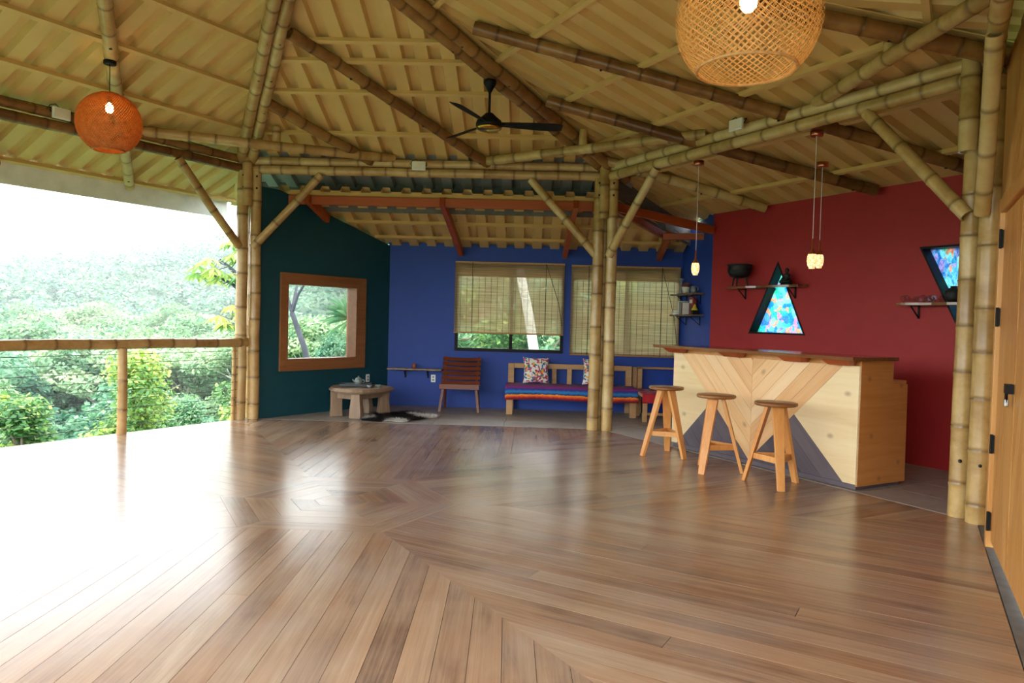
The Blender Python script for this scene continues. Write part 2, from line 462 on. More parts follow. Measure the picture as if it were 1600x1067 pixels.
# ------------------------------------------------------------------ mesh building
class MB:
    def __init__(s):
        s.v = []; s.f = []; s.sm = []; s.attr = {}

    def add(s, vs, fs, smooth=False, **attrs):
        o = len(s.v)
        s.v += [tuple(map(float, x)) for x in vs]
        s.f += [tuple(i + o for i in f) for f in fs]
        s.sm += [smooth] * len(fs)
        for k, a in attrs.items():
            d = s.attr.setdefault(k, [])
            d += [0.0] * (o - len(d)) + list(a)
        return s

    def box(s, c, size, rot=None):
        x, y, z = (v / 2 for v in size)
        vs = [Vector((sx * x, sy * y, sz * z)) for sx in (-1, 1) for sy in (-1, 1) for sz in (-1, 1)]
        if rot is not None:
            vs = [rot @ v for v in vs]
        c = Vector(c)
        return s.add([v + c for v in vs], [(0, 1, 3, 2), (4, 6, 7, 5), (0, 4, 5, 1), (2, 3, 7, 6), (0, 2, 6, 4), (1, 5, 7, 3)])

    def bar(s, p0, p1, w, h, up=(0, 0, 1), w1=None, h1=None):
        """rectangular bar from p0 to p1; w across, h along up"""
        p0, p1 = Vector(p0), Vector(p1)
        d = (p1 - p0).normalized()
        up = Vector(up)
        sx = d.cross(up).normalized()
        uz = sx.cross(d).normalized()
        vs = []
        for p, ww, hh in ((p0, w, h), (p1, w1 or w, h1 or h)):
            for a, b in ((-1, -1), (1, -1), (1, 1), (-1, 1)):
                vs.append(p + sx * a * ww / 2 + uz * b * hh / 2)
        return s.add(vs, [(3, 2, 1, 0), (4, 5, 6, 7), (0, 1, 5, 4), (1, 2, 6, 5), (2, 3, 7, 6), (3, 0, 4, 7)])

    def tube(s, pts, rad, n=12, caps=True, **attrs):
        pts = [Vector(p) for p in pts]
        if not hasattr(rad, '__len__'):
            rad = [rad] * len(pts)
        vs = []; fs = []
        prev = None
        for i, p in enumerate(pts):
            d = (pts[min(i + 1, len(pts) - 1)] - pts[max(i - 1, 0)])
            if d.length < 1e-9:
                d = Vector((0, 0, 1))
            d.normalize()
            if prev is None:
                a = d.orthogonal().normalized()
            else:
                a = (prev - d * prev.dot(d)).normalized()
            prev = a
            b = d.cross(a)
            for k in range(n):
                t = 2 * math.pi * k / n
                vs.append(p + (a * math.cos(t) + b * math.sin(t)) * rad[i])
        for i in range(len(pts) - 1):
            for k in range(n):
                fs.append((i * n + k, i * n + (k + 1) % n, (i + 1) * n + (k + 1) % n, (i + 1) * n + k))
        at = {k: np.repeat(a, n) for k, a in attrs.items()}
        s.add(vs, fs, True, **at)
        if caps:
            at0 = {k: [a[0]] * n for k, a in attrs.items()}
            at1 = {k: [a[-1]] * n for k, a in attrs.items()}
            s.add(vs[:n], [tuple(reversed(range(n)))], False, **at0)
            s.add(vs[-n:], [tuple(range(n))], False, **at1)
        return s

    def lathe(s, prof, n=24, c=(0, 0, 0), smooth=True, sx=1, sy=1):
        vs = []; fs = []
        for r, z in prof:
            for k in range(n):
                t = 2 * math.pi * k / n
                vs.append((c[0] + r * math.cos(t) * sx, c[1] + r * math.sin(t) * sy, c[2] + z))
        for i in range(len(prof) - 1):
            for k in range(n):
                fs.append((i * n + k, i * n + (k + 1) % n, (i + 1) * n + (k + 1) % n, (i + 1) * n + k))
        return s.add(vs, fs, smooth)

    def prism(s, poly, h0, h1, fr=None):
        """extrude a 2D polygon (ccw) from h0 to h1 along the third axis of fr (origin, ex, ey, ez)"""
        if fr is None:
            fr = (Vector((0, 0, 0)), Vector((1, 0, 0)), Vector((0, 1, 0)), Vector((0, 0, 1)))
        o, ex, ey, ez = fr
        n = len(poly)
        vs = [o + ex * p[0] + ey * p[1] + ez * h0 for p in poly] + [o + ex * p[0] + ey * p[1] + ez * h1 for p in poly]
        fs = [tuple(reversed(range(n))), tuple(range(n, 2 * n))] + [(i, (i + 1) % n, (i + 1) % n + n, i + n) for i in range(n)]
        return s.add(vs, fs)

    def mesh(s, name, mat):
        me = bpy.data.meshes.new(name)
        me.from_pydata(s.v, [], s.f)
        me.polygons.foreach_set('use_smooth', s.sm)
        for k, a in s.attr.items():
            a = list(a) + [0.0] * (len(s.v) - len(a))
            me.attributes.new(k, 'FLOAT', 'POINT').data.foreach_set('value', np.array(a, dtype=np.float32))
        me.materials.append(MATS[mat])
        me.update()
        return me

    def build(s, name, mat, parent=None, bevel=0, label=None, loc=None, rz=0):
        o = bpy.data.objects.new(name, s.mesh(name, mat))
        C.objects.link(o)
        if parent is not None:
            o.parent = parent
        if loc is not None:
            o.location = loc
        if rz:
            o.rotation_euler = (0, 0, rz)
        if bevel:
            bv = o.modifiers.new('edge', 'BEVEL')
            bv.width = bevel; bv.segments = 2; bv.limit_method = 'ANGLE'
        if label:
            o['label'] = label
        return o


def fast_mesh(name, verts, faces_flat, nper, mat, smooth=False, **attrs):
    """numpy mesh of same-sized faces"""
    me = bpy.data.meshes.new(name)
    nf = len(faces_flat) // nper
    me.vertices.add(len(verts)); me.loops.add(len(faces_flat)); me.polygons.add(nf)
    me.vertices.foreach_set('co', np.asarray(verts, np.float32).ravel())
    me.loops.foreach_set('vertex_index', np.asarray(faces_flat, np.int32))
    me.polygons.foreach_set('loop_start', np.arange(0, len(faces_flat), nper, dtype=np.int32))
    me.polygons.foreach_set('use_smooth', np.full(nf, smooth))
    me.update(calc_edges=True)
    for k, a in attrs.items():
        me.attributes.new(k, 'FLOAT', 'POINT').data.foreach_set('value', np.asarray(a, np.float32))
    me.materials.append(MATS[mat])
    return me


def link(name, me, parent=None, loc=(0, 0, 0)):
    o = bpy.data.objects.new(name, me)
    C.objects.link(o)
    o.parent = parent
    o.location = loc
    return o


def tag(o, label, cat, group=None, kind=None):
    o['label'] = label
    o['category'] = cat
    if group:
        o['group'] = group
    if kind:
        o['kind'] = kind
    return o


def struct(o, label, cat):
    return tag(o, label, cat, kind='structure')


def thing(name, label, cat, loc=(0, 0, 0), rz=0, group=None, kind=None):
    o = bpy.data.objects.new(name, None)
    o.empty_display_size = .1
    C.objects.link(o)
    o.location = loc
    o.rotation_euler = (0, 0, rz)
    return tag(o, label, cat, group, kind)


def copy_tree(o, parent=None):
    c = o.copy()
    C.objects.link(c)
    c.parent = parent
    for ch in list(o.children):
        copy_tree(ch, c)
    return c


def clip(poly, nx, ny, c):
    """keep the part of poly with nx*x+ny*y <= c"""
    out = []
    for i, p in enumerate(poly):
        q = poly[(i + 1) % len(poly)]
        a = nx * p[0] + ny * p[1] - c
        b = nx * q[0] + ny * q[1] - c
        if a <= 0:
            out.append(p)
        if (a < 0 < b) or (b < 0 < a):
            t = a / (a - b)
            out.append((p[0] + (q[0] - p[0]) * t, p[1] + (q[1] - p[1]) * t))
    return out


def area(poly):
    return sum(p[0] * q[1] - q[0] * p[1] for p, q in zip(poly, poly[1:] + poly[:1])) / 2


def ccw(poly):
    return poly if area(poly) > 0 else poly[::-1]


def strips(poly, ang, width, gap, start=None):
    """cut poly into strips running along direction ang"""
    nx, ny = -math.sin(ang), math.cos(ang)
    ds = [nx * p[0] + ny * p[1] for p in poly]
    lo, hi = min(ds), max(ds)
    a = lo if start is None else start
    out = []
    while a < hi - 1e-4:
        q = clip(clip(poly, nx, ny, a + width - gap / 2), -nx, -ny, -(a + gap / 2))
        if len(q) > 2 and abs(area(q)) > 4e-4:
            out.append(ccw(q))
        a += width
    return out


def bamboo(name, p0, p1, r, mat, parent=None, base=(0, 0, 0), seed=0, r1=None, inter=.32, bend=.01, group=None, n=14):
    """one culm: swollen nodes, slight crook, hollow cut ends"""
    rg = random.Random(seed * 7919 + 13)
    p0, p1 = Vector(p0) - Vector(base), Vector(p1) - Vector(base)
    Lg = (p1 - p0).length
    d = (p1 - p0).normalized()
    a = d.orthogonal().normalized(); b = d.cross(a)
    r1 = r1 or r * .93
    ph = rg.uniform(0, 6.28)
    S = []
    s = rg.uniform(.06, inter * .8)
    nodes_ = []
    while s < Lg - .05:
        nodes_.append(s)
        s += inter * rg.uniform(.8, 1.25)
    S = [(0, 1.0, 0)]
    for q in nodes_:
        S += [(q - .045, 1.0, 0), (q - .016, 1.05, .25), (q - .005, 1.075, .8), (q + .002, 1.0, 1), (q + .010, 1.045, .7), (q + .03, 1.01, .1)]
    S.append((Lg, 1.0, 0))
    S = sorted(x for x in S if 0 <= x[0] <= Lg)
    pts = []; rad = []; nd = []; tone = []
    cur = rg.random() - .5
    for (t, k, q) in S:
        u = t / Lg
        off = math.sin(u * math.pi) * bend * Lg * .5
        wob = .004 * math.sin(t * 5 + ph)
        pts.append(p0 + d * t + a * (off * math.cos(ph) + wob) + b * (off * math.sin(ph)))
        rad.append((r + (r1 - r) * u) * k)
        nd.append(q)
        if q == 1:
            cur = rg.random() - .5
        tone.append(cur)
    m = MB()
    m.tube(pts, rad, n, False, node=nd, tone=tone)
    for e, dirn in ((0, -1), (-1, 1)):
        c = pts[e]; rr = rad[e]
        ring = [[c + (a * math.cos(2 * math.pi * k / n) + b * math.sin(2 * math.pi * k / n)) * rr * f + d * (-dirn) * dep for k in range(n)] for f, dep in ((1, 0), (.78, 0), (.76, .05))]
        vs = ring[0] + ring[1] + ring[2]
        fs = []
        for j in range(2):
            for k in range(n):
                f = (j * n + k, j * n + (k + 1) % n, (j + 1) * n + (k + 1) % n, (j + 1) * n + k)
                fs.append(f if dirn < 0 else f[::-1])
        fs.append(tuple(range(2 * n, 3 * n)))
        m.add(vs, fs, False, node=[.2] * n + [.2] * n + [.6] * n, tone=[.1] * (3 * n))
    return m.build(name, mat, parent)


# ------------------------------------------------------------------ plan of the place
S6 = 4.6
VX = [Vector((S6 * math.cos(R(a)), S6 * math.sin(R(a)), 0)) for a in (120, 60, 0, -60, -120, 180)]   # 0 back-left, 1 back-right, 2 bar end
APO = S6 * math.cos(R(30))
N30 = Vector((math.cos(R(30)), math.sin(R(30)), 0))
U30 = Vector((.5, -math.sqrt(3) / 2, 0))
UP = Vector((0, 0, 1))
AP = Vector((-.5, .45, 4.62))
ZC = 3.40
VZ = [v + UP * ZC for v in VX]

# ---- deck of planks
fl = MB().prism([(v.x * 1.006, v.y * 1.006) for v in reversed([*VX[:2], Vector((4.57, -.02, 0)), Vector((2.53, -3.94, 0)), *VX[4:]])], -.16, -.022).build('floor', 'concrete_dark')
struct(fl, 'hexagonal floor of oiled wooden planks laid in six radiating sectors', 'floor')
RIN = .878
budget = 285


def plank(poly, ang):
    cx = sum(p[0] for p in poly) / len(poly); cy = sum(p[1] for p in poly) / len(poly)
    ca, sa = math.cos(-ang), math.sin(-ang)
    lp = [((p[0] - cx) * ca - (p[1] - cy) * sa, (p[0] - cx) * sa + (p[1] - cy) * ca) for p in poly]
    m = MB()
    n = len(lp)
    mid = lp
    ins = []
    for x, y in lp:
        l = math.hypot(x, y) or 1
        ins.append((x, y))
    vs = [(x, y, 0) for x, y in ins] + [(x, y, -.021) for x, y in mid]
    m.add(vs, [tuple(range(n))] + [((i + 1) % n, i, i + n, (i + 1) % n + n) for i in range(n)])
    m.build('plank', 'deck_wood', fl, loc=(cx, cy, rnd.uniform(-.0004, .0)), rz=ang)


FV = list(VX); FV[2] = Vector((4.62, -.02, 0)); FV[3] = Vector((2.56, -3.98, 0))
for k in range(6):
    a, b = FV[k], FV[(k + 1) % 6]
    ain, bin_ = a / S6 * RIN, b / S6 * RIN
    sector = ccw([(ain.x, ain.y), (a.x, a.y), (b.x, b.y), (bin_.x, bin_.y)])
    e = b - a
    out_ang = math.atan2((a + b).y, (a + b).x)
    for poly in strips(sector, out_ang, .1353, .0022):
        ext = [p[0] * math.cos(out_ang) + p[1] * math.sin(out_ang) for p in poly]
        lo, hi = min(ext), max(ext)
        if hi - lo > 2.4 and rnd.random() < .32:
            c = rnd.uniform(lo + .9, hi - .8)
            nx, ny = math.cos(out_ang), math.sin(out_ang)
            plank(clip(poly, nx, ny, c - .0015), out_ang)
            plank(clip(poly, -nx, -ny, -c - .0015), out_ang)
        else:
            plank(poly, out_ang)
    tri = ccw([(0, 0), (ain.x, ain.y), (bin_.x, bin_.y)])
    side = math.atan2(e.y, e.x)
    for poly in strips(tri, side, .152, .0022):
        plank(poly, side)

# ---- concrete floor of the annex and the bar, and the landing where the photographer stands
ann = MB()
ann.prism([(-2.34, 4.05), (2.31, 4.05), (4.66, 0.0), (4.75, .0), (6.1, 1.0), (3.85, 5.0), (3.8, 6.0), (-.75, 6.0)], -.2, -.02)
ann = ann.build('floor_annex', 'concrete')
struct(ann, 'grey concrete tile floor of the lounge and the bar', 'floor')
lounge = ccw([(-2.14, 4.02), (2.32, 4.02), (3.0, 4.55), (3.84, 4.8), (3.66, 5.91), (-.83, 5.91)])
barfl = ccw([(2.34, 4.02), (4.62, .05), (6.08, .95), (3.86, 4.78), (3.02, 4.53)])


def tiles(poly, ang, w, l):
    for j, st in enumerate(strips(poly, ang, w, .006)):
        for t in strips(st, ang + math.pi / 2, l, .006):
            MB().prism(t, -.02, -.004).build('tile', 'concrete', ann)


tiles(lounge, 0, .46, .92)
tiles(barfl, R(-60), .46, .92)
land = MB().prism([(-2.3, -7.5), (3.2, -7.5), (3.2, -4.6), (2.25, -4.02), (-2.3, -4.02)], -.2, -.01).build('floor_landing', 'concrete')
struct(land, 'concrete landing at the open side of the hall', 'floor')
kerb = MB()
W0 = Vector((4.62, -.097, 0)); WT = Vector((-.4466, -.8947, 0)); WN = Vector((.8947, -.4466, 0))
p = [(4.62, -.03), (4.68, -.12), (3.64, -2.2), (2.62, -4.25), (2.50, -4.1), (3.43, -2.32)]
kerb.prism(ccw(p), -.16, .004)
struct(kerb.build('trim_1', 'concrete_dark'), 'dark grey concrete strip between plank floor and wooden door wall', 'kerb')

# ------------------------------------------------------------------ walls
def wall_with_holes(name, o, ex, length, top, th, out, mat, label, holes=()):
    """wall standing on o, running along ex, thickness th towards out; top = list of (u, z); holes are polygons (u, z)"""
    import bmesh
    from mathutils.geometry import tessellate_polygon
    outer = [(0, -.1), (length, -.1)] + [(u, z) for u, z in reversed(top)]
    loops = [outer] + [list(h) for h in holes]
    m = MB()
    pts = [p for lp in loops for p in lp]
    tris = tessellate_polygon([[Vector((p[0], p[1], 0)) for p in lp] for lp in loops])
    f = lambda p, d: o + ex * p[0] + UP * p[1] + out * d
    n = len(pts)
    m.add([f(p, 0) for p in pts] + [f(p, th) for p in pts], [tuple(t) for t in tris] + [tuple(i + n for i in reversed(t)) for t in tris])
    for lp in loops:
        k = len(lp)
        m.add([f(p, 0) for p in lp] + [f(p, th) for p in lp], [(i, (i + 1) % k, (i + 1) % k + k, i + k) for i in range(k)])
    w = m.build(name, mat)
    return struct(w, label, 'wall')


TE0 = Vector((-2.13, 4.0, 0)); TE1 = Vector((-.81, 5.92, 0))
TX = (TE1 - TE0).normalized(); TLEN = (TE1 - TE0).length
TOUT = Vector((-TX.y, TX.x, 0))
tw = [(.42, .74), (1.66, .74), (1.66, 1.785), (.42, 1.785)]
wall_with_holes('wall_left', TE0, TX, TLEN + .1, [(0, 2.99), (.3, 2.99), (TLEN + .1, 2.43)], .16, TOUT, 'wall_teal', 'dark teal wall with the wood framed picture window', [tw])
bw1 = [(.215, .868), (1.883, .868), (1.883, 2.222), (.215, 2.222)]
bw2 = [(1.985, .850), (3.655, .850), (3.655, 2.21), (1.985, 2.21)]
BO = Vector((-.83, 5.92, 0))
sh = lambda pts, dx: [(u - dx, z) for u, z in pts]
wall_with_holes('wall_back', BO, Vector((1, 0, 0)), 4.52, [(0, 2.51), (4.52, 2.51)], .16, Vector((0, 1, 0)), 'wall_blue', 'blue rear wall behind the benches with two blind covered windows', [sh(bw1, -.83), sh(bw2, -.83)])
SC0 = Vector((3.675, 5.92, 0)); SC1 = Vector((3.855, 4.783, 0))
SX = (SC1 - SC0).normalized()
wall_with_holes('wall_corner', SC0, SX, (SC1 - SC0).length, [(0, 2.78), (.6, 2.84), (1.151, 2.93)], .16, Vector((-SX.y, SX.x, 0)), 'wall_blue', 'narrow blue wall with two small shelves beside the red wall', [])
RO = N30 * 5.73 + U30 * (-2.23)
tri1 = [(1.134, 2.175), (.692, 1.272), (1.575, 1.272)]
tri1 = [tri1[0], tri1[1], tri1[2]]
tri2 = [(2.937, 2.214), (3.39, 1.325), (3.843, 2.214)]
wall_with_holes('wall_right', RO, U30, 4.9, [(0, 2.885), (4.9, 2.885)], .18, N30, 'wall_red', 'deep red wall behind the bar with two triangular windows', [tri1, tri2])
side0 = N30 * 5.73 + U30 * 2.62
side1 = Vector((4.82, -.02, 0))
sx_ = (side1 - side0).normalized()
wall_with_holes('wall_bar_end', side0, sx_, (side1 - side0).length, [(0, 2.9), ((side1 - side0).length, 3.3)], .12, Vector((-sx_.y, sx_.x, 0)), 'wall_red', 'red end wall of the bar behind the bamboo post', [])

# picture window in the teal wall
w1 = thing('window_1', 'square picture window with deep brown wooden frame in teal wall', 'window', TE0, math.atan2(TX.y, TX.x), kind='structure')


def frame_ring(o, i, y0, y1, yi=None):
    """four mitred boards between outer rectangle o and inner rectangle i (u0,z0,u1,z1); front at y0, back at y1"""
    (a0, b0, a1, b1), (c0, d0, c1, d1) = o, i
    O = [(a0, b0), (a1, b0), (a1, b1), (a0, b1)]
    I = [(c0, d0), (c1, d0), (c1, d1), (c0, d1)]
    yi = y0 if yi is None else yi
    out = []
    for k in range(4):
        p, q, r, s = O[k], O[(k + 1) % 4], I[(k + 1) % 4], I[k]
        vs = [(p[0], y0, p[1]), (q[0], y0, q[1]), (r[0], yi, r[1]), (s[0], yi, s[1]),
              (p[0], y1, p[1]), (q[0], y1, q[1]), (r[0], y1, r[1]), (s[0], y1, s[1])]
        out.append(MB().add(vs, [(0, 1, 2, 3), (7, 6, 5, 4), (0, 4, 5, 1), (1, 5, 6, 2), (2, 6, 7, 3), (3, 7, 4, 0)]))
    return out


for m in frame_ring((.333, .60, 1.825, 1.914), (.42, .74, 1.66, 1.785), -.035, .0):
    m.build('casing_board', 'frame_wood', w1)
for m in frame_ring((.42, .74, 1.66, 1.785), (.445, .76, 1.635, 1.765), -.04, .17):
    m.build('reveal_board', 'frame_wood', w1)
MB().box((1.04, .14, 1.2625), (1.2, .006, 1.01)).build('pane', 'glass', w1)

# rear windows: black sliding frames
for wi, (rect, lab) in enumerate(((bw1, 'black framed sliding window under the half raised reed blind'), (bw2, 'black framed window hidden behind the long lowered reed blind'))):
    u0, z0 = rect[0]; u1, z1 = rect[2]
    w = thing('window_%d' % (wi + 2), lab, 'window', (u0, 5.92, z0), kind='structure')
    W, H = u1 - u0, z1 - z0
    for m in frame_ring((0, 0, W, H), (.045, .05, W - .045, H - .045), -.012, .09):
        m.build('frame_bar', 'black_metal', w)
    MB().box((W / 2 + .03, .035, H / 2), (.05, .04, H - .09)).build('mullion', 'black_metal', w)
    for s_ in (0, 1):
        c = W * .25 + s_ * W * .5
        MB().box((c, .04 + .02 * s_, H / 2), (W / 2 - .05, .005, H - .08)).build('pane', 'glass', w)

# triangular windows in the red wall
for wi, (tri, film, lab) in enumerate(((tri1, 'printed_window_film', 'upright triangular window with patchwork coloured film in red wall'), (tri2, 'printed_wave_film', 'point down triangular window with wavy coloured film in red wall'))):
    w = thing('window_%d' % (wi + 4), lab, 'window', RO, R(-60), kind='structure')
    cx = sum(p[0] for p in tri) / 3; cz = sum(p[1] for p in tri) / 3
    inner = [(cx + (u - cx) * .93, cz + (z - cz) * .93) for u, z in tri]
    for k in range(3):
        p, q, r_, s_ = tri[k], tri[(k + 1) % 3], inner[(k + 1) % 3], inner[k]
        vs = [(x[0], y, x[1]) for y in (-.006, .15) for x in (p, q, r_, s_)]
        MB().add(vs, [(0, 1, 2, 3), (7, 6, 5, 4), (0, 4, 5, 1), (1, 5, 6, 2), (2, 6, 7, 3), (3, 7, 4, 0)]).build('frame_bar', 'black_metal', w)
    MB().prism([(u, z) for u, z in ccw(inner)], .0, .006, (Vector((0, .135, 0)), Vector((1, 0, 0)), UP, Vector((0, -1, 0)))).build('pane', film, w)

# ---- wooden door wall on the bar's near side
dwall = MB()
rzW = math.atan2(WT.y, WT.x)
WL = 4.6
dw = thing('wall_door', 'honey coloured wooden wall with plank cladding around the door', 'wall', W0, rzW, kind='structure')
# local x along the wall, local y = to the right of x when seen from above is -y; hall side is -y
hall = -1
MB().box((.17, -.06 * hall, 1.62), (.88, .08, 3.3)).build('side_panel', 'door_wood', dw, .004)
MB().box((.575, .012 * hall, 1.06), (.08, .06, 2.16)).build('door_jamb', 'door_wood', dw, .004)
MB().box((2.35, -.06 * hall, 1.62), (.5, .08, 3.3)).build('side_panel', 'door_wood', dw, .004)
MB().box((3.6, -.06 * hall, 1.62), (2.0, .08, 3.3)).build('side_panel', 'door_wood', dw, .004)
MB().box((1.36, .012 * hall, 2.16), (1.66, .06, .09)).build('door_head', 'door_wood', dw, .004)
pan = ccw([(.61, 2.205), (2.1, 2.205), (2.1, 3.3), (.61, 3.3)])
half = [ccw(clip(pan, 1, 0, 1.36)), ccw(clip(pan, -1, 0, -1.36))]
for hh, an in zip(half, (R(35), R(-35))):
    for st in strips(hh, an, .13, .004):
        MB().prism(st, .02, .05, (Vector((0, 0, 0)), Vector((1, 0, 0)), UP, Vector((0, -1 * -hall, 0)) * -1)).build('cladding_plank', 'door_wood', dw)
door = thing('door_1', 'honey wooden double door with black hinges and a padlock', 'door', W0, rzW, kind='structure')
for x0, x1 in ((.63, 1.405), (1.415, 2.1)):
    leaf = MB().box(((x0 + x1) / 2, -.02 * hall, 1.075), (x1 - x0, .05, 2.07)).build('door_leaf', 'door_wood', door, .004)
    mid = (x0 + x1) / 2
    rect = ccw([(x0 + .01, .05), (x1 - .01, .05), (x1 - .01, 2.1), (x0 + .01, 2.1)])
    for j, (poly, an) in enumerate(((ccw(clip(rect, 1, 0, mid)), R(72)), (ccw(clip(rect, -1, 0, -mid)), R(-72)))):
        for st in strips(poly, an, .11, .003):
            MB().prism(st, .0, .012, (Vector((0, .006 * hall, 0)), Vector((1, 0, 0)), UP, Vector((0, hall, 0)))).build('door_plank', 'door_wood', leaf)
for z in (1.95, 1.46, .66, .17):
    h = MB()
    h.box((.622, .028 * hall, z), (.05, .012, .11))
    h.tube([(.625, .036 * hall, z - .06), (.625, .036 * hall, z + .06)], .009, 8)
    h.build('hinge', 'black_metal', door)
lk = MB().box((1.37, .04 * hall, 1.06), (.1, .035, .05))
lk.tube([(1.35, .05 * hall, 1.04), (1.35, .05 * hall, .99), (1.385, .05 * hall, .99), (1.385, .05 * hall, 1.04)], .006, 8)
lk = lk.build('hasp', 'black_metal', door)
MB().box((1.367, .05 * hall, .985), (.045, .02, .04)).build('padlock', 'steel', lk, .004)


# ------------------------------------------------------------------ roof
ceil = thing('ceiling', 'cream painted corrugated metal roof seen from below on bamboo frame', 'ceiling', kind='structure')
RIB, RH = .27, .062


def corrugated(a, b, apex, over, name, mat, parent, offset=0.0, urange=None, vmax=None, vsplit=()):
    """sheets lying in the plane a-b-apex, ribs running up the slope; over = distance beyond a-b"""
    e = (b - a).normalized()
    Lab = (b - a).length
    d = apex - a
    ua = d.dot(e)
    w = d - e * ua
    H = w.length
    w = w / H
    nrm = e.cross(w)
    if nrm.z < 0:
        nrm = -nrm
    vfun = lambda u: None

    def top(u):     # height of triangle at u (v coordinate), extended below the base line
        if u <= ua:
            return H * u / ua
        return H * (Lab - u) / (Lab - ua)
    u_lo = -over * ua / H if vmax is None else urange[0]
    u_hi = Lab + over * (Lab - ua) / H if vmax is None else urange[1]
    prof = []
    u = math.floor(u_lo / RIB) * RIB
    while u < u_hi + RIB:
        for du, h in ((0, 0), (.135, 0), (.155, RH), (.250, RH)):
            prof.append((u + du, h))
        u += RIB
    if vmax is None:
        prof.append((ua, None))
    prof.append((u_lo, None)); prof.append((u_hi, None))
    known = sorted([p for p in prof if p[1] is not None])

    def hat(u):
        for (p0, h0), (p1, h1) in zip(known, known[1:]):
            if p0 <= u <= p1:
                return h0 + (h1 - h0) * (u - p0) / max(1e-9, p1 - p0)
        return 0
    prof = sorted([(u, hat(u) if h is None else h) for u, h in prof if u_lo - 1e-6 <= u <= u_hi + 1e-6])
    P = lambda u, v, h: a + e * u + w * v + nrm * (h + offset)
    step = RIB * 4
    k0 = math.floor(u_lo / step)
    sheets = {}
    for (ua_, ha), (ub_, hb) in zip(prof, prof[1:]):
        if ub_ - ua_ < 1e-6:
            continue
        k = math.floor(((ua_ + ub_) / 2) / step)
        sheets.setdefault(k, []).append((ua_, ha, ub_, hb))
    for k, segs in sheets.items():
        m = MB()
        lift = 0
        for ua_, ha, ub_, hb in segs:
            ta = (vmax if vmax is not None else top(ua_)); tb = (vmax if vmax is not None else top(ub_))
            if ta < -over + 1e-6 and tb < -over + 1e-6:
                continue
            ta = max(ta, -over); tb = max(tb, -over)
            m.add([P(ua_, -over, ha + lift), P(ub_, -over, hb + lift), P(ub_, tb, hb + lift), P(ua_, ta, ha + lift)], [(0, 1, 2, 3)])
        ue = max(x[2] for x in segs)          # overlap lip onto the next sheet
        te = max((vmax if vmax is not None else top(ue)), -over)
        t2 = max((vmax if vmax is not None else top(ue + .035)), -over)
        if m.f and ue + .035 < u_hi and abs(hat(ue)) < 1e-6 and te > -over + .01:
            m.add([P(ue - .001, -over, -.0025), P(ue + .035, -over, -.0025), P(ue + .035, t2, -.0025), P(ue - .001, te, -.0025)], [(0, 1, 2, 3)])
        if m.f:
            m.build(name, mat, parent)
    return e, w, nrm, ua, H, Lab


OVER = [.05, 1.98, .95, 1.25, 1.25, 1.31]
PUR = {0: (.52, 1.32, 1.84, 2.14, 2.9), 1: (-1.32, -.45, .4, 1.25, 2.15, 3.0), 2: (.4, 1.25, 2.1, 2.95), 3: (.45, 1.25, 2.1, 3.0, 3.8), 4: (.45, 1.25, 2.1, 2.9), 5: (-1.2, .5, 1.2, 1.9, 2.6)}
FR = {}
for k in range(6):
    a, b = VZ[k], VZ[(k + 1) % 6]
    e, w, nrm, ua, H, Lab = corrugated(a, b, AP, OVER[k], 'roof_sheet', 'roof_paint', ceil)
    FR[k] = (a, e, w, nrm, ua, H, Lab)
    for v in PUR[k]:
        u0 = ua * v / H; u1 = Lab - (Lab - ua) * v / H
        m = MB().bar(a + e * (u0 + .04) + w * v - nrm * .022, a + e * (u1 - .04) + w * v - nrm * .022, .05, .042, nrm)
        m.build('purlin', 'roof_paint', ceil)
    for s_, base in ((0, a), (1, b)):
        dd = (AP - base).normalized()
        off = e * (.11 if s_ == 0 else -.11)
        p0 = base - dd * (.2) + off - nrm * .006
        MB().bar(p0, base + dd * ((AP - base).length - .25) + off - nrm * .006, .07, .008, nrm).build('hip_strip', 'roof_paint', ceil)


for k in range(6):
    dd = (AP - VZ[k]).normalized()
    ln_ = (AP - VZ[k]).length
    ext_ = 2.1 if k in (1, 2) else (1.6 if k in (0, 5) else 1.4)
    MB().bar(VZ[k] - dd * ext_ + UP * .05, VZ[k] + dd * (ln_ + .02) + UP * .05, .13, .11).build('hip_light_seal', 'roof_paint', ceil)  # bars added along the hips to plug light leaks between sheets


def RP(k, u, v, off=0.0):
    a, e, w, nrm, ua, H, Lab = FR[k]
    return a + e * u + w * v + nrm * off


# grey unpainted end of the rear eave is the same roof seen past the beam: a separate eave strip of bare sheet
a, e, w, nrm, ua, H, Lab = FR[0]
corr_over = thing('eave_sheet', 'bare grey corrugated eave strip above the orange beam', 'roof sheet', kind='structure')
for ks in range(5):
    prof = MB()
    for kr in range(ks * 4 - 1, ks * 4 + 3):
        u = kr * RIB
        for du0, h0, du1, h1 in ((0, 0, .135, 0), (.135, 0, .155, RH), (.155, RH, .250, RH), (.250, RH, .27, 0)):
            q = [a + e * (u + du) + w * v + nrm * h for du, h, v in ((du0, h0, -.87), (du1, h1, -.87), (du1, h1, -.05), (du0, h0, -.05))]
            prof.add(q, [(0, 1, 2, 3)])
    prof.build('bare_sheet', 'roof_grey', corr_over)
ec = RP(0, 0, -.84)
clo = MB().box((.2, ec.y + .02, (ec.z + 2.80) / 2 + .03), (5.3, .02, ec.z - 2.80 + .06))  # dark board added to keep outside light off the eave strip
clo2 = MB().add([(2.46, 4.44, 2.95), (3.72, 5.68, 2.53), (3.72, 5.68, 2.86), (2.46, 4.44, 3.34), (2.47, 4.42, 2.95), (3.74, 5.66, 2.53), (3.74, 5.66, 2.86), (2.47, 4.42, 3.34)],
               [(0, 1, 2, 3), (7, 6, 5, 4), (0, 4, 5, 1), (1, 5, 6, 2), (2, 6, 7, 3), (3, 7, 4, 0)])  # added dark sheet: stands in for the shaded void, stops a light leak
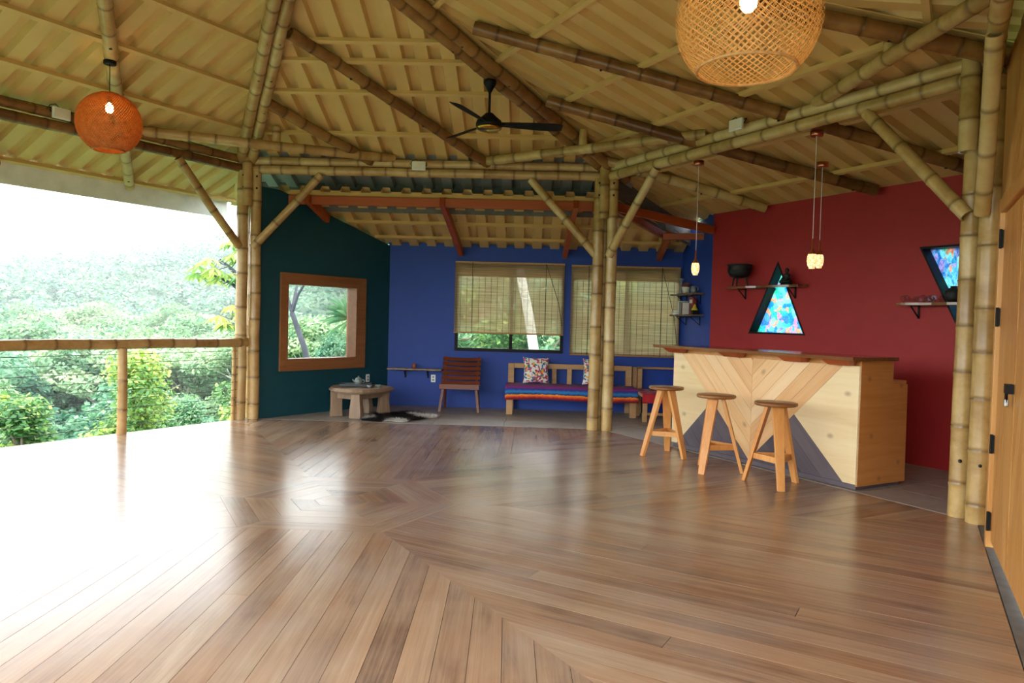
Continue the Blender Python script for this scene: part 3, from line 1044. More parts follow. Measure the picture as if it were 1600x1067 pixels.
struct(clo2.build('hip_light_block', 'concrete_dark'), 'added dark board blocking light under the hip behind the middle post', 'board')
struct(clo.build('eave_light_block', 'concrete_dark'), 'added dark board keeping outside light out between the hall roof and the lounge roof', 'board')


# fascia on the open left side, with the eave purlin
a, e, w, nrm, ua, H, Lab = FR[5]
o5 = Vector((-math.cos(R(30)), math.sin(R(30)), 0))
f0 = RP(5, -.7, -1.28); f1 = RP(5, 5.25, -1.28)
fas = MB().bar(f0 + UP * -.11 + o5 * .04, f1 + UP * -.11 + o5 * .04, .03, .26).build('trim_2', 'fascia_white')
struct(fas, 'long white fascia board along the eave over the railing', 'fascia')

# annex roof over the lounge: slopes down to the rear wall
an_a = Vector((3.75, 5.98, 2.455)); an_b = Vector((-1.0, 5.98, 2.455))
an = thing('ceiling_annex', 'low cream corrugated ceiling sloping down over the lounge', 'ceiling', kind='structure')
slope = Vector((0, -1, .345)).normalized()
an_nr = Vector((1, 0, 0)).cross(Vector((0, 1, -.345))).normalized()


def annex_sheet():
    x0 = -1.05
    while x0 < 3.72:
        m = MB()
        for j in range(4):
            for du0, h0, du1, h1 in ((0, 0, .135, 0), (.135, 0, .155, RH), (.155, RH, .250, RH), (.250, RH, .27, 0)):
                ua_, ub_ = x0 + j * RIB + du0, x0 + j * RIB + du1
                if ub_ > 3.80:
                    continue
                q = []
                for x, h, hi in ((ua_, h0, 0), (ub_, h1, 0), (ub_, h1, 1), (ua_, h0, 1)):
                    ytop = 4.34 if x < 2.42 else min(5.95, 4.34 + (x - 2.42) * .98)
                    v = (6.02 - ytop) / .9453 if hi else 0
                    q.append(Vector((x, 6.02, 2.43)) + slope * v + Vector((0, .33, .94)) * h)
                m.add(q, [(0, 1, 2, 3)])
        m.build('roof_sheet', 'roof_paint', an)
        x0 += RIB * 4


annex_sheet()
m = MB()
for j in range(5):                       # left wing of the annex roof reaching over the teal wall
    pass
for x0 in (-2.13, ):
    mm = MB()
    xx = x0
    while xx < -1.06:
        for du0, h0, du1, h1 in ((0, 0, .135, 0), (.135, 0, .155, RH), (.155, RH, .250, RH), (.250, RH, .27, 0)):
            vmin = lambda x: max(0.0, (5.98 - (4.0 + (x + 2.13 + .25) * 1.4545 + .0)) / 1.0 - .62)
            q = []
            for x, h, tp in ((xx + du0, h0, 0), (xx + du1, h1, 0), (xx + du1, h1, 1), (xx + du0, h0, 1)):
                v = 1.78 if tp else max(0, min(1.7, (6.02 - (4.0 + (x + 2.13) * 1.4545)) - .42))
                q.append(Vector((x, 6.02, 2.43)) + slope * v + Vector((0, .33, .94)) * h)
            mm.add(q, [(0, 1, 2, 3)])
        xx += RIB
    mm.build('roof_sheet', 'roof_paint', an)
for v, xs in ((.02, (-.8, 3.66)), (.44, (-.98, 3.58)), (.92, (-1.3, 3.16)), (1.72, (-2.0, 2.4))):
    c0 = Vector((xs[0], 6.02, 2.43)) + slope * v - Vector((0, .33, .94)) * .022
    c1 = Vector((xs[1], 6.02, 2.43)) + slope * v - Vector((0, .33, .94)) * .022
    if v > .1:
        MB().bar(c0, c1, .045, .04, (0, .33, .94)).build('purlin', 'roof_paint', an)

ob = MB().bar((-2.03, 4.4, 2.885), (2.42, 4.4, 2.885), .07, .115)
tag(ob.build('orange_beam', 'beam_orange', bevel=.004), 'long orange stained beam running behind the bamboo between both posts', 'beam')
ob = MB().bar((2.42, 4.42, 2.90), (3.84, 4.77, 2.66), .07, .11)
tag(ob.build('orange_beam', 'beam_orange', bevel=.004), 'orange stained beam sloping from the middle bamboo post to the red wall', 'beam')
ob = MB().bar((2.46, 4.46, 2.88), (3.34, 5.30, 2.60), .06, .10)
tag(ob.build('orange_beam', 'beam_orange', bevel=.004), 'dark orange hip rafter from the middle post down to the lounge corner', 'beam')
ob = MB().bar((3.22, 5.12, 2.60), (3.77, 5.02, 2.60), .06, .09)
tag(ob.build('orange_beam', 'beam_orange', bevel=.004), 'short orange beam meeting the narrow blue wall', 'beam')
for x, lab in ((-1.62, 'short orange rafter end above the teal wall'), (.17, 'orange rafter over the half raised blind'), (1.93, 'orange rafter above the gap between both blinds'), (3.3, 'orange rafter in the corner above the small wall shelves')):
    x1 = x + (.12 if x < .3 else -.06)
    y1, zt = (5.98, 2.34) if x > -1 else (5.0, 2.68)
    m = MB().bar((x, 4.33, 2.90), (x1, y1 - .1, zt + .03), .07, .115) if x < 3 else MB().bar((3.3, 5.12, 2.62), (3.3, 5.88, 2.37), .07, .115)
    tag(m.build('orange_rafter', 'beam_orange', bevel=.004), lab, 'rafter')

# ------------------------------------------------------------------ bamboo columns
seedc = [100]


def sd():
    seedc[0] += 1
    return seedc[0]


COLS = [
    (0, 'bamboo_straw', [(-2.315, 3.93), (-2.17, 4.0), (-2.27, 4.12)], 'straw coloured bamboo post bundle where the railing meets the teal wall'),
    (1, 'bamboo_green', [(2.20, 3.955), (2.378, 3.935), (2.287, 4.045)], 'pale bamboo post bundle standing between the lounge bench and the bar'),
    (2, 'bamboo_green', [(4.575, .135), (4.62, -.03), (4.74, .10)], 'thick pale bamboo post bundle beside the wooden door wall'),
    (5, 'bamboo_straw', [(-4.65, -.06), (-4.6, .08), (-4.72, .03)], 'bamboo post bundle at the far end of the railing'),
]
for vi, mat, poles, lab in COLS:
    v = VX[vi]
    col = thing('bamboo_column', lab, 'column', v)
    rad_in = -v.normalized()
    for j, (x, y) in enumerate(poles):
        r = (.072, .07, .05)[j] if vi != 2 else (.07, .08, .06)[j]
        lean = Vector((rnd.uniform(-.01, .01), rnd.uniform(-.01, .01), 0))
        bamboo('pole', (x, y, 0), Vector((x, y, 3.16 if j < 2 else 3.3)) + lean, r, mat, col, v, sd(), inter=.36, bend=.003)
    stub = v + rad_in * (.085 if vi != 2 else .05)
    if vi == 2:
        stub = Vector((4.50, .08, 0))
    bamboo('stub_pole', stub + UP * (2.66 if vi != 0 else 2.72), stub + UP * 3.44, .066, mat, col, v, sd(), inter=.34, bend=.0)
    for q, s_ in ((VX[vi - 1], 0), (VX[(vi + 1) % 6], 1)):
        d = (q - v).normalized()
        bamboo('brace', v + d * .10 + rad_in * .03 + UP * 2.2, v + d * .96 + rad_in * .02 + UP * 3.14, .052, mat, col, v, sd(), inter=.33, bend=.004)
    bl = MB()
    for x, y in poles[:2]:
        for z in (2.95, 3.1) + ((.42,) if vi == 2 else ()):
            c = Vector((x, y, 0)) - v + (CAM - v).to_2d().to_3d().normalized() * .068 + UP * z
            m = MB().lathe([(0, .012), (.012, .012), (.014, 0), (.014, -.01)], 10)
            dirv = (CAM - v).to_2d().to_3d().normalized()
            rot = dirv.to_track_quat('Z', 'Y').to_matrix()
            m.v = [tuple(rot @ Vector(q) + c) for q in m.v]
            m.build('bolt', 'bolt_black', col)

# beams between the columns, corner ties and hips
EDGE = [(0, 'straw bamboo double beam between railing post and middle post', 'bamboo_straw'), (1, 'green tinged bamboo double beam above the bar', 'bamboo_green'),
        (2, 'bamboo double beam above the wooden door wall', 'bamboo_green'), (5, 'brown bamboo double beam over the railing', 'bamboo_brown'), (4, 'bamboo double beam over the open left side', 'bamboo_brown')]
for k, lab, mat in EDGE:
    a, b = VX[k], VX[(k + 1) % 6]
    d = (b - a).normalized()
    bm = thing('bamboo_beam', lab, 'beam', a + UP * 3.2)
    nin = -((a + b) / 2).normalized()
    bamboo('lower_pole', a + d * .08 + UP * 3.195, b - d * .08 + UP * 3.195, .057, mat, bm, a + UP * 3.2, sd(), bend=.002)
    bamboo('upper_pole', a + d * .05 + UP * 3.305, b - d * .05 + UP * 3.305, .053, mat, bm, a + UP * 3.2, sd(), bend=.002, inter=.36)
TIE = [(0, 1.42, 1.9, 'straw bamboo corner tie crossing the railing post', 'bamboo_straw'), (1, 1.62, 1.75, 'bamboo corner tie crossing the middle post', 'bamboo_green'), (2, 1.48, 1.05, 'bamboo corner tie rising past the bar towards the door wall', 'bamboo_green'), (5, 1.42, 1.42, 'bamboo corner tie at the far railing corner', 'bamboo_straw')]
for k, d0, d1, lab, mat in TIE:
    v = VX[k]
    p0 = v + (VX[k - 1] - v).normalized() * d0 + UP * 3.35
    p1 = v + (VX[(k + 1) % 6] - v).normalized() * d1 + UP * 3.37
    base = p0.copy()
    t = thing('bamboo_tie', lab, 'beam', base)
    bamboo('pole', p0, p1, .058, mat, t, base, sd(), bend=.004)
    pm = p0.lerp(p1, .5)
    bamboo('stub_pole', pm + UP * .04, pm + UP * .22, .05, mat, t, base, sd(), inter=.5)
HIP = ['double bamboo hip pole rising from the railing post', 'double dark bamboo hip pole carrying the ceiling fan', 'bamboo hip pole running behind the large lampshade to the door wall post',
       'bamboo hip pole over the landing', 'bamboo hip pole over the open side', 'bamboo hip pole over the far railing corner']
for k in range(6):
    v = VZ[k]
    dd = (AP - v).normalized()
    side = dd.cross(UP).normalized()
    base = v - UP * .1
    t = thing('bamboo_hip', HIP[k], 'rafter', base)
    mat = 'bamboo_straw' if k == 0 else 'bamboo_brown'
    for s_ in (-1, 1):
        if k == 2 and s_ == 1:
            continue
        p0 = v - dd * (.35 if k != 0 else .2) + side * .066 * s_ - UP * .10
        p1 = v + dd * ((AP - v).length - .12) + side * .06 * s_ - UP * (.10 if s_ < 0 else .13)
        bamboo('pole', p0, p1, .064, mat, t, base, sd(), bend=.003)
        bl = MB()
        for f in (.2, .35, .5, .65):
            c = p0.lerp(p1, f) - base - UP * .063
            MB().box(c, (.02, .02, .012)).build('bolt', 'bolt_black', t)
JACK = [
    (0, (1.28, 2.30), (3.12, -.06), 'bamboo_brown', 'long bamboo jack rafter crossing the ceiling left of the fan'),
    (0, (.68, 1.16), (1.70, -.14), 'bamboo_brown', 'shorter bamboo jack rafter close to the railing post'),
    (1, (.78, 1.42), (2.56, -1.75), 'bamboo_brown', 'bamboo jack rafter starting behind the fan blade and ending over the bar'),
    (1, (1.36, 2.62), (3.66, -1.70), 'bamboo_brown', 'thick reddish bamboo jack rafter passing behind the large lampshade'),
    (1, (.12, .12), (1.05, -1.75), 'bamboo_green', 'bamboo jack rafter below the beam ending above the triangular window'),
    (5, (1.62, 2.1), (3.74, -1.22), 'bamboo_straw', 'bamboo jack rafter from which the round lantern hangs'),
    (5, (.75, 1.1), (2.23, -1.22), 'bamboo_straw', 'bamboo jack rafter end at the far left of the eave'),
    (2, (1.1, 2.0), (2.6, -.4), 'bamboo_brown', 'bamboo jack rafter above the door wall'),
]
for k, p, q, mat, lab in JACK:
    a0 = RP(k, p[0], p[1], -.075); a1 = RP(k, q[0], q[1], -.075)
    t = thing('bamboo_rafter', lab, 'rafter', a1)
    bamboo('pole', a0, a1, .062, mat, t, a1, sd(), bend=.006, r1=.058)
    for f in (.25, .6, .93):
        c = a0.lerp(a1, f) - a1 - UP * .06
        MB().box(c, (.02, .02, .014)).build('bolt', 'bolt_black', t)
# ------------------------------------------------------------------ railing
rl = thing('railing', 'bamboo railing with wire cables along the open left edge', 'railing', VX[0])
ra, rb = VX[0], VX[5]
rd = (rb - ra).normalized()
o5i = -Vector((-math.cos(R(30)), math.sin(R(30)), 0))
bamboo('top_rail', ra - rd * .06 + UP * .985 + o5i * .05, ra + rd * 4.5 + UP * .985 + o5i * .05, .058, 'bamboo_straw', rl, ra, sd(), bend=.004, inter=.3)
for dist in (1.62, 3.2):
    bamboo('post', ra + rd * dist + o5i * .05, ra + rd * dist + UP * .94 + o5i * .05, .052, 'bamboo_straw', rl, ra, sd(), bend=0, inter=.36)
bamboo('end_post', ra + rd * .16 + o5i * .02, ra + rd * .16 + UP * .94 + o5i * .02, .026, 'bamboo_straw', rl, ra, sd(), bend=0)
for j in range(9):
    z = .09 + j * .0985
    m = MB().tube([ra + rd * .1 - ra + UP * z + o5i * .04, ra + rd * 4.5 - ra + UP * (z - .01) + o5i * .04], .003, 6)
    m.build('cable', 'cable', rl)
r4 = thing('railing', 'bamboo railing on the near open side outside the picture', 'railing', VX[5])
rd4 = (VX[4] - VX[5]).normalized()
bamboo('top_rail', VX[5] + rd4 * .1 + UP * .985, VX[4] - rd4 * .1 + UP * .985, .055, 'bamboo_straw', r4, VX[5], sd(), bend=.004)
for dist in (1.5, 3.0):
    bamboo('post', VX[5] + rd4 * dist, VX[5] + rd4 * dist + UP * .94, .05, 'bamboo_straw', r4, VX[5], sd(), bend=0)

# ------------------------------------------------------------------ bar counter
BORG = N30 * 4.06
bar = thing('bar_counter', 'pine bar counter with chevron front and dark triangles under live edge top', 'bar counter', BORG, R(-60))
FRB = (Vector((0, 0, 0)), Vector((1, 0, 0)), UP, Vector((0, -1, 0)))
body = MB().box((.14, .325, .455), (2.30, .59, .85))
carc = body.build('carcass', 'pine_orange', bar)
MB().box((.14, .30, .02), (2.3, .58, .04)).build('plinth', 'stain_dark', bar, label='dark plinth strip')
tl_p, tr_p, ap_p = (-.90, 1.05), (1.138, 1.05), (.105, .045)
onl = lambda t: (tl_p[0] + (ap_p[0] - tl_p[0]) * t, tl_p[1] + (ap_p[1] - tl_p[1]) * t)
onr = lambda t: (tr_p[0] + (ap_p[0] - tr_p[0]) * t, tr_p[1] + (ap_p[1] - tr_p[1]) * t)
aL, aR = onl(.48), onr(.485)


def panel(poly, mat, name, th=.018, label=None, parent=None, ang=0.0, shrink=0.0):
    """a board on the bar front; object origin on the board with local x along its grain"""
    poly = ccw(poly)
    cx = sum(p[0] for p in poly) / len(poly); cz = sum(p[1] for p in poly) / len(poly)
    ca, sa = math.cos(-ang), math.sin(-ang)
    lp = [((p[0] - cx) * ca - (p[1] - cz) * sa, (p[0] - cx) * sa + (p[1] - cz) * ca) for p in poly]
    m = MB().prism(lp, 0, th, (Vector((0, 0, 0)), Vector((1, 0, 0)), UP, Vector((0, -1, 0))))
    o = m.build(name, mat, parent or bar, loc=(cx, .02, cz), label=label)
    o.rotation_euler = (0, -ang, 0)
    return o


panel([(-1.03, .045), (-.944, .045), aL, tl_p, (-1.03, 1.05)], 'pine_pale', 'pale_panel', .02)
panel([tr_p, aR, (1.171, .045), (1.31, .045), (1.31, 1.05)], 'pine_pale', 'pale_panel', .02)
seam = .12
tri = [tl_p, ap_p, tr_p]
for side_, hp in ((0, clip(ccw(tri), 1, 0, seam - .001)), (1, clip(ccw(tri), -1, 0, -seam - .001))):
    ang = math.atan2(ap_p[1] - tl_p[1], ap_p[0] - tl_p[0]) if side_ == 0 else math.atan2(ap_p[1] - tr_p[1], ap_p[0] - tr_p[0])
    for st in strips(hp, ang, .118, .0025):
        panel(st, 'pine', 'chevron_plank', .02, ang=ang)
for apx, q0, q1 in ((aL, (-.944, .045), ap_p), (aR, ap_p, (1.171, .045))):
    dk = ccw([apx, q0, q1])
    ang = math.atan2(apx[1] - q1[1], apx[0] - q1[0])
    for st in strips(dk, ang, .15, .0025):
        panel(st, 'stain_dark', 'dark_plank', .02, ang=ang)
# stepped end panel
ep = MB().prism(ccw([(0, .03), (.645, .03), (.635, .89), (.43, .90), (.43, 1.12), (0, 1.12)]), 0, .02, (Vector((1.292, 0, 0)), Vector((0, 1, 0)), UP, Vector((1, 0, 0))))
ep.build('end_panel', 'pine_orange', bar, .002)
MB().box((.14, .55, .905), (2.30, .2, .03)).build('work_shelf', 'pine_orange', bar, .003)
MB().box((.2, .425, 1.0), (2.1, .03, .16)).build('rear_rail', 'pine_orange', bar, .003)
MB().box((.14, .215, .985), (2.30, .38, .22)).build('top_carcass', 'pine_orange', bar)
# live edge slab
rg = random.Random(3)
front = []; back = []
xs = np.linspace(-1.30, 1.36, 34)
for i, x in enumerate(xs):
    front.append((x, -.17 + .022 * math.sin(x * 3.1) + rg.uniform(-.008, .008)))
    back.append((x, .43 + .01 * math.sin(x * 4)))
front[0] = (-1.36, -.02)
n_ = len(front)
m = MB()
top = [(x, y, 1.128) for x, y in front]; bot = [(x, y + .012, 1.098) for x, y in front]
tb = [(x, y, 1.128) for x, y in back]; bb = [(x, y, 1.098) for x, y in back]
m.add(top + bot + tb + bb,
      [(i, i + 1, 2 * n_ + i + 1, 2 * n_ + i) for i in range(n_ - 1)] + [(n_ + i, 3 * n_ + i, 3 * n_ + i + 1, n_ + i + 1) for i in range(n_ - 1)]
      + [(i, n_ + i, n_ + i + 1, i + 1) for i in range(n_ - 1)] + [(2 * n_ + i, 2 * n_ + i + 1, 3 * n_ + i + 1, 3 * n_ + i) for i in range(n_ - 1)]
      + [(0, 2 * n_, 3 * n_, n_), (n_ - 1, 2 * n_ - 1, 4 * n_ - 1, 3 * n_ - 1)])
m.build('slab_top', 'slab_wood', bar, label='dark glossy live edge slab top')
for u in (-.94, -.10, .66, 1.14):
    m = MB().prism(ccw([(-.13, 1.098), (.0, 1.098), (.0, 1.05), (-.075, 1.05)]), -.14, .14, (Vector((u, 0, 0)), Vector((0, 1, 0)), UP, Vector((1, 0, 0))))
    # taper the bracket towards its ends
    m.v = [(x if z > 1.07 else u + (x - u) * .72, y, z) for x, y, z in m.v]
    m.build('bracket', 'beam_orange', bar, .003)
m = MB().prism(ccw([(-1.27, 1.098), (-1.03, 1.098), (-1.03, 1.055), (-1.17, 1.06)]), .03, .16, FRB)
m.v = [(x, -y, z) for x, y, z in m.v]
m.build('bracket', 'beam_orange', bar, .003)


# ------------------------------------------------------------------ stools
def stool(loc, angs, label):
    t = thing('bar_stool', label, 'stool', loc, 0, 'bar stools')
    H = .715
    MB().lathe([(0, H - .03), (.165, H - .03), (.178, H - .022), (.18, H - .008), (.174, H), (0, H)], 40).build('seat', 'seat_wood', t)
    tops = []
    for a in angs:
        d = Vector((math.cos(R(a)), math.sin(R(a)), 0))
        p = d * .255; q = d * .062 + UP * (H - .03)
        tang = Vector((-d.y, d.x, 0))
        m = MB()
        # board leg: broad across the tangent, thin along the radius
        dn = (q - p).normalized()
        nr = tang.cross(dn).normalized()
        vs = []
        for c, wd in ((p, .06), (q, .098)):
            for sx, sy in ((-1, -1), (1, -1), (1, 1), (-1, 1)):
                v = c + tang * sx * wd / 2 + nr * sy * .016
                v.z = 0.0 if c is p else H - .03
                vs.append(v)
        m.add(vs, [(3, 2, 1, 0), (4, 5, 6, 7), (0, 1, 5, 4), (1, 2, 6, 5), (2, 3, 7, 6), (3, 0, 4, 7)])
        m.build('leg', 'stool_wood', t, .003)
    zs = .235
    f = 1 - zs / (H - .03)
    rr = .062 + (.255 - .062) * f
    P = [Vector((math.cos(R(a)) * rr, math.sin(R(a)) * rr, zs)) for a in angs]
    for i in range(3):
        MB().bar(P[i], P[(i + 1) % 3], .024, .05).build('stretcher', 'stool_wood', t, .002)
    return t


stool((2.81, 2.30, 0), (199, 73, 310), 'round topped wooden bar stool at the bar end near the bench')
stool((3.14, 1.57, 0), (231, 340, 104), 'round topped wooden bar stool in the middle of the three')
stool((3.515, 1.03, 0), (144, 266, 25), 'round topped wooden bar stool closest to the door wall')

# ------------------------------------------------------------------ benches with blankets and cushions
b1 = thing('bench', 'long wooden bench with a slatted back under the blinds', 'bench', (1.06, 5.2, 0))
bx = lambda m, c, s, nm='board', mat='bench_wood', par=b1: MB().box(c, s).build(nm, mat, par, .004)
LBN = 1.87
for x in (.045, LBN - .045):
    bx(0, (x, .04, .20), (.09, .08, .40), 'leg')
    bx(0, (x, .60, .355), (.09, .08, .71), 'leg')
bx(0, (LBN / 2, .32, .385), (LBN, .62, .05), 'seat')
bx(0, (LBN / 2, .03, .335), (LBN - .18, .035, .07), 'apron')
bx(0, (LBN / 2, .60, .675), (LBN - .16, .05, .075), 'back_rail')
for x in (.70, .93, 1.30):
    bx(0, (x, .60, .525), (.07, .04, .24), 'back_slat')
b2 = thing('bench', 'deep wooden corner bench beside the bar with a red blanket', 'bench', (2.96, 4.8, 0))
for x, y in ((.035, .03), (.62, .03), (.035, .7)):
    MB().box((x, y, .175), (.06, .06, .35)).build('leg', 'bench_wood', b2, .004)
MB().box((.33, .40, .37), (.70, .80, .04)).build('seat', 'bench_wood', b2, .004)
MB().box((.33, .03, .31), (.56, .03, .07)).build('apron', 'bench_wood', b2, .004)
MB().box((.33, .03, .11), (.56, .03, .035)).build('stretcher', 'bench_wood', b2, .004)
for x in (.02, .10):
    MB().box((x, 1.03, .35), (.07, .05, .70)).build('back_post', 'bench_wood', b2, .004)
MB().box((.40, 1.03, .69), (.68, .05, .03)).build('back_rail', 'bench_wood', b2, .004)


def blanket(name, label, loc, L, depth, z, drop, mat, seed):
    rg = np.random.RandomState(seed)
    nu, nv = 70, 34
    ph = rg.rand(6) * 6.28
    vs = []; ac = []
    for j in range(nv):
        t = j / (nv - 1)
        s = t * (depth + drop)
        for i in range(nu):
            u = i / (nu - 1)
            x = u * L
            wr = .012 * (math.sin(u * 19 + ph[0]) + .7 * math.sin(u * 43 + ph[1]) * math.sin(u * 5 + ph[2]))
            if s < depth:
                y = depth - s
                zz = z + .006 + .004 * math.sin(u * 31 + y * 20 + ph[3])
            else:
                k = (s - depth) / drop
                y = -.012 - .012 * min(1, k * 4) + wr * k
                zz = z + .004 - (s - depth) * (1 + .06 * math.sin(u * 7 + ph[4]))
            if u < .012 or u > .988:
                zz -= .012
            vs.append((x, y, zz)); ac.append(t)
    fs = [(j * nu + i, j * nu + i + 1, (j + 1) * nu + i + 1, (j + 1) * nu + i) for j in range(nv - 1) for i in range(nu - 1)]
    o = MB().add(vs, fs, True, across=ac).build(name, mat, loc=loc)
    so = o.modifiers.new('thickness', 'SOLIDIFY'); so.thickness = .006; so.offset = 1
    return tag(o, label, 'blanket')


blanket('blanket', 'striped purple, blue and orange woven blanket over the long bench', (1.04, 5.155, 0), 1.91, .55, .412, .19, 'serape', 2)
blanket('blanket', 'red and grey striped woven blanket on the corner bench', (2.945, 4.765, 0), .72, .78, .392, .13, 'serape_red', 5)


def cushion(loc, rz, tilt, w, label):
    n = 22
    vs = []; fs = []
    for side in (1, -1):
        for j in range(n + 1):
            for i in range(n + 1):
                u = i / n * 2 - 1; v = j / n * 2 - 1
                pin = 1 - .10 * (1 - abs(u) ** 2) * abs(v) ** 3 - .0
                pin2 = 1 - .10 * (1 - abs(v) ** 2) * abs(u) ** 3
                th = .075 * (max(0, (1 - u ** 2) * (1 - v ** 2))) ** .45
                vs.append((u * w / 2 * pin2, side * th, v * w / 2 * pin + w / 2))
    k = (n + 1) ** 2
    for s_ in range(2):
        for j in range(n):
            for i in range(n):
                a = s_ * k + j * (n + 1) + i
                f = (a, a + 1, a + n + 2, a + n + 1)
                fs.append(f if s_ else f[::-1])
    o = MB().add(vs, fs, True).build('cushion', 'floral_print', loc=loc)
    o.rotation_euler = (R(tilt), 0, R(rz))
    return tag(o, label, 'cushion', 'floral cushions on the bench')


cushion((1.485, 5.60, .425), 4, -14, .40, 'white floral print cushion near the free end of the bench')
cushion((2.37, 5.60, .425), -6, -14, .40, 'white floral print cushion half hidden by the middle bamboo post')

# ------------------------------------------------------------------ slatted chair
ch = thing('slat_chair', 'low reddish brown slatted wooden chair against the blue wall', 'chair', (.37, 5.30, 0))
for s_ in (-1, 1):
    MB().bar((s_ * .285, -.05, 0), (s_ * .235, .02, .40), .04, .045, (0, 1, 0)).build('leg', 'chair_wood', ch, .003)
    MB().bar((s_ * .26, .42, 0), (s_ * .24, .28, .36), .035, .045, (0, 1, 0)).build('leg', 'chair_wood', ch, .003)
    MB().bar((s_ * .235, .10, .33), (s_ * .245, .36, .785), .03, .045, (0, 1, 0)).build('back_upright', 'chair_wood', ch, .003)
    MB().bar((s_ * .255, -.06, .375), (s_ * .24, .36, .33), .03, .05).build('seat_rail', 'chair_wood', ch, .003)
for k in range(6):
    f = .20 + k * .148
    c = Vector((0, .10 + .26 * f - .03, .33 + .455 * f))
    nn = 9
    m = MB()
    vs = []
    rot = Matrix.Rotation(-math.atan2(.26, .455), 3, 'X')
    for i in range(nn):
        x = (i / (nn - 1) - .5) * .57
        cv = .018 * (1 - (x / .285) ** 2)
        for dy, dz in ((-.008, -.027), (.008, -.027), (.008, .027), (-.008, .027)):
            vs.append(c + rot @ Vector((x, dy + cv, dz)))
    fs = [(i * 4 + k2, i * 4 + (k2 + 1) % 4, (i + 1) * 4 + (k2 + 1) % 4, (i + 1) * 4 + k2) for i in range(nn - 1) for k2 in range(4)] + [(3, 2, 1, 0), tuple(range(4 * nn - 4, 4 * nn))]
    m.add(vs, fs)
    m.build('back_slat', 'chair_wood', ch)
for k in range(5):
    MB().box((0, -.05 + k * .075, .405 - k * .008), (.57, .06, .016)).build('seat_slat', 'chair_wood', ch, .002)
MB().box((0, -.075, .375), (.58, .02, .075)).build('front_rail', 'chair_wood', ch, .003)

# ------------------------------------------------------------------ coffee table with tea things, hide rug
ct = thing('coffee_table', 'low live edge wooden coffee table with thick slab legs', 'table', (-.93, 4.62, 0))
rg = random.Random(11)
outl = []
for k in range(20):
    a = 2 * math.pi * k / 20
    outl.append((math.cos(a) * .43 * (1 + .07 * math.sin(3 * a) + rg.uniform(-.03, .03)), math.sin(a) * .44 * (1 + .05 * math.cos(5 * a) + rg.uniform(-.03, .03))))
m = MB()
nn = 20
m.add([(x * .93, y * .93, .395) for x, y in outl] + [(x * 1.02, y * 1.02, .36) for x, y in outl] + [(x * .96, y * .96, .335) for x, y in outl],
      [tuple(range(nn))] + [(i, i + nn, (i + 1) % nn + nn, (i + 1) % nn) for i in range(nn)] + [(i + nn, i + 2 * nn, (i + 1) % nn + 2 * nn, (i + 1) % nn + nn) for i in range(nn)] + [tuple(reversed(range(2 * nn, 3 * nn)))])
m.build('table_top', 'driftwood', ct)
for (x, y, rz) in ((-.29, -.13, .5), (.03, -.31, -.3), (.29, .18, .6), (.02, .3, -.4)):
    m = MB()
    sec = [(0, .085), (.1, .08), (.2, .072), (.34, .07)]
    vs = []
    for z, wd in sec:
        for sx, sy in ((-1, -1), (1, -1), (1, 1), (-1, 1)):
            vs.append((sx * wd * (1 + .08 * math.sin(z * 14 + x * 9)), sy * wd * .62, z))
    fs = [(i * 4 + k, i * 4 + (k + 1) % 4, (i + 1) * 4 + (k + 1) % 4, (i + 1) * 4 + k) for i in range(3) for k in range(4)] + [(3, 2, 1, 0), (12, 13, 14, 15)]
    m.add(vs, fs).build('leg', 'driftwood', ct, .008, loc=(x, y, 0), rz=rz)
for p0, p1 in (((-.29, -.13), (.03, -.31)), ((.03, -.31), (.29, .18)), ((.29, .18), (.02, .3)), ((.02, .3), (-.29, -.13))):
    MB().bar((p0[0], p0[1], .29), (p1[0], p1[1], .29), .04, .085).build('apron', 'driftwood', ct, .003)
tz = .396
tr = thing('tea_tray', 'flat black tea tray on the coffee table', 'tray', (-.99, 4.62, tz), R(8))
MB().box((0, 0, .018), (.42, .24, .022)).build('board', 'dark_tray', tr, .003)
for m in frame_ring((-.21, -.12, .21, .12), (-.195, -.105, .195, .105), 0, 0):
    pass
for c, s_ in (((0, -.115, .034), (.42, .012, .014)), ((0, .115, .034), (.42, .012, .014)), ((-.205, 0, .034), (.012, .24, .014)), ((.205, 0, .034), (.012, .24, .014))):
    MB().box(c, s_).build('rim', 'dark_tray', tr)
for x in (-.17, .17):
    MB().box((x, 0, .0035), (.03, .2, .007)).build('foot', 'dark_tray', tr)
tp = thing('teapot', 'small grey ceramic teapot on the black tray', 'teapot', (-.955, 4.62, tz + .029))
MB().lathe([(0, 0), (.035, 0), (.05, .012), (.056, .035), (.052, .062), (.04, .078), (.036, .08), (0, .08)], 24).build('body', 'grey_ceramic', tp)
lid_ = MB().lathe([(.042, .078), (.04, .086), (.02, .096), (.007, .1), (0, .1)], 20).build('lid', 'grey_ceramic', tp)
MB().lathe([(.006, .099), (.007, .102), (.011, .11), (.008, .117), (0, .118)], 14).build('knob', 'grey_ceramic', lid_)
MB().tube([(-.045, 0, .035), (-.068, 0, .05), (-.08, 0, .072)], [.014, .010, .007], 10).build('spout', 'grey_ceramic', tp)
MB().tube([(.05, 0, .062), (.075, 0, .066), (.082, 0, .045), (.07, 0, .025), (.05, 0, .022)], .006, 8).build('handle', 'grey_ceramic', tp)
for x, y, lab in ((-.77, 4.47, 'small grey tea cup in front of the black tray'), (-.665, 4.55, 'small grey tea cup closest to the slatted chair')):
    o = MB().lathe([(0, .003), (.016, .003), (.016, 0), (.02, 0), (.03, .018), (.036, .04), (.033, .04), (.028, .02), (.018, .008), (0, .007)], 22).build('tea_cup', 'grey_ceramic', loc=(x, y, tz))
    tag(o, lab, 'cup', 'tea cups')
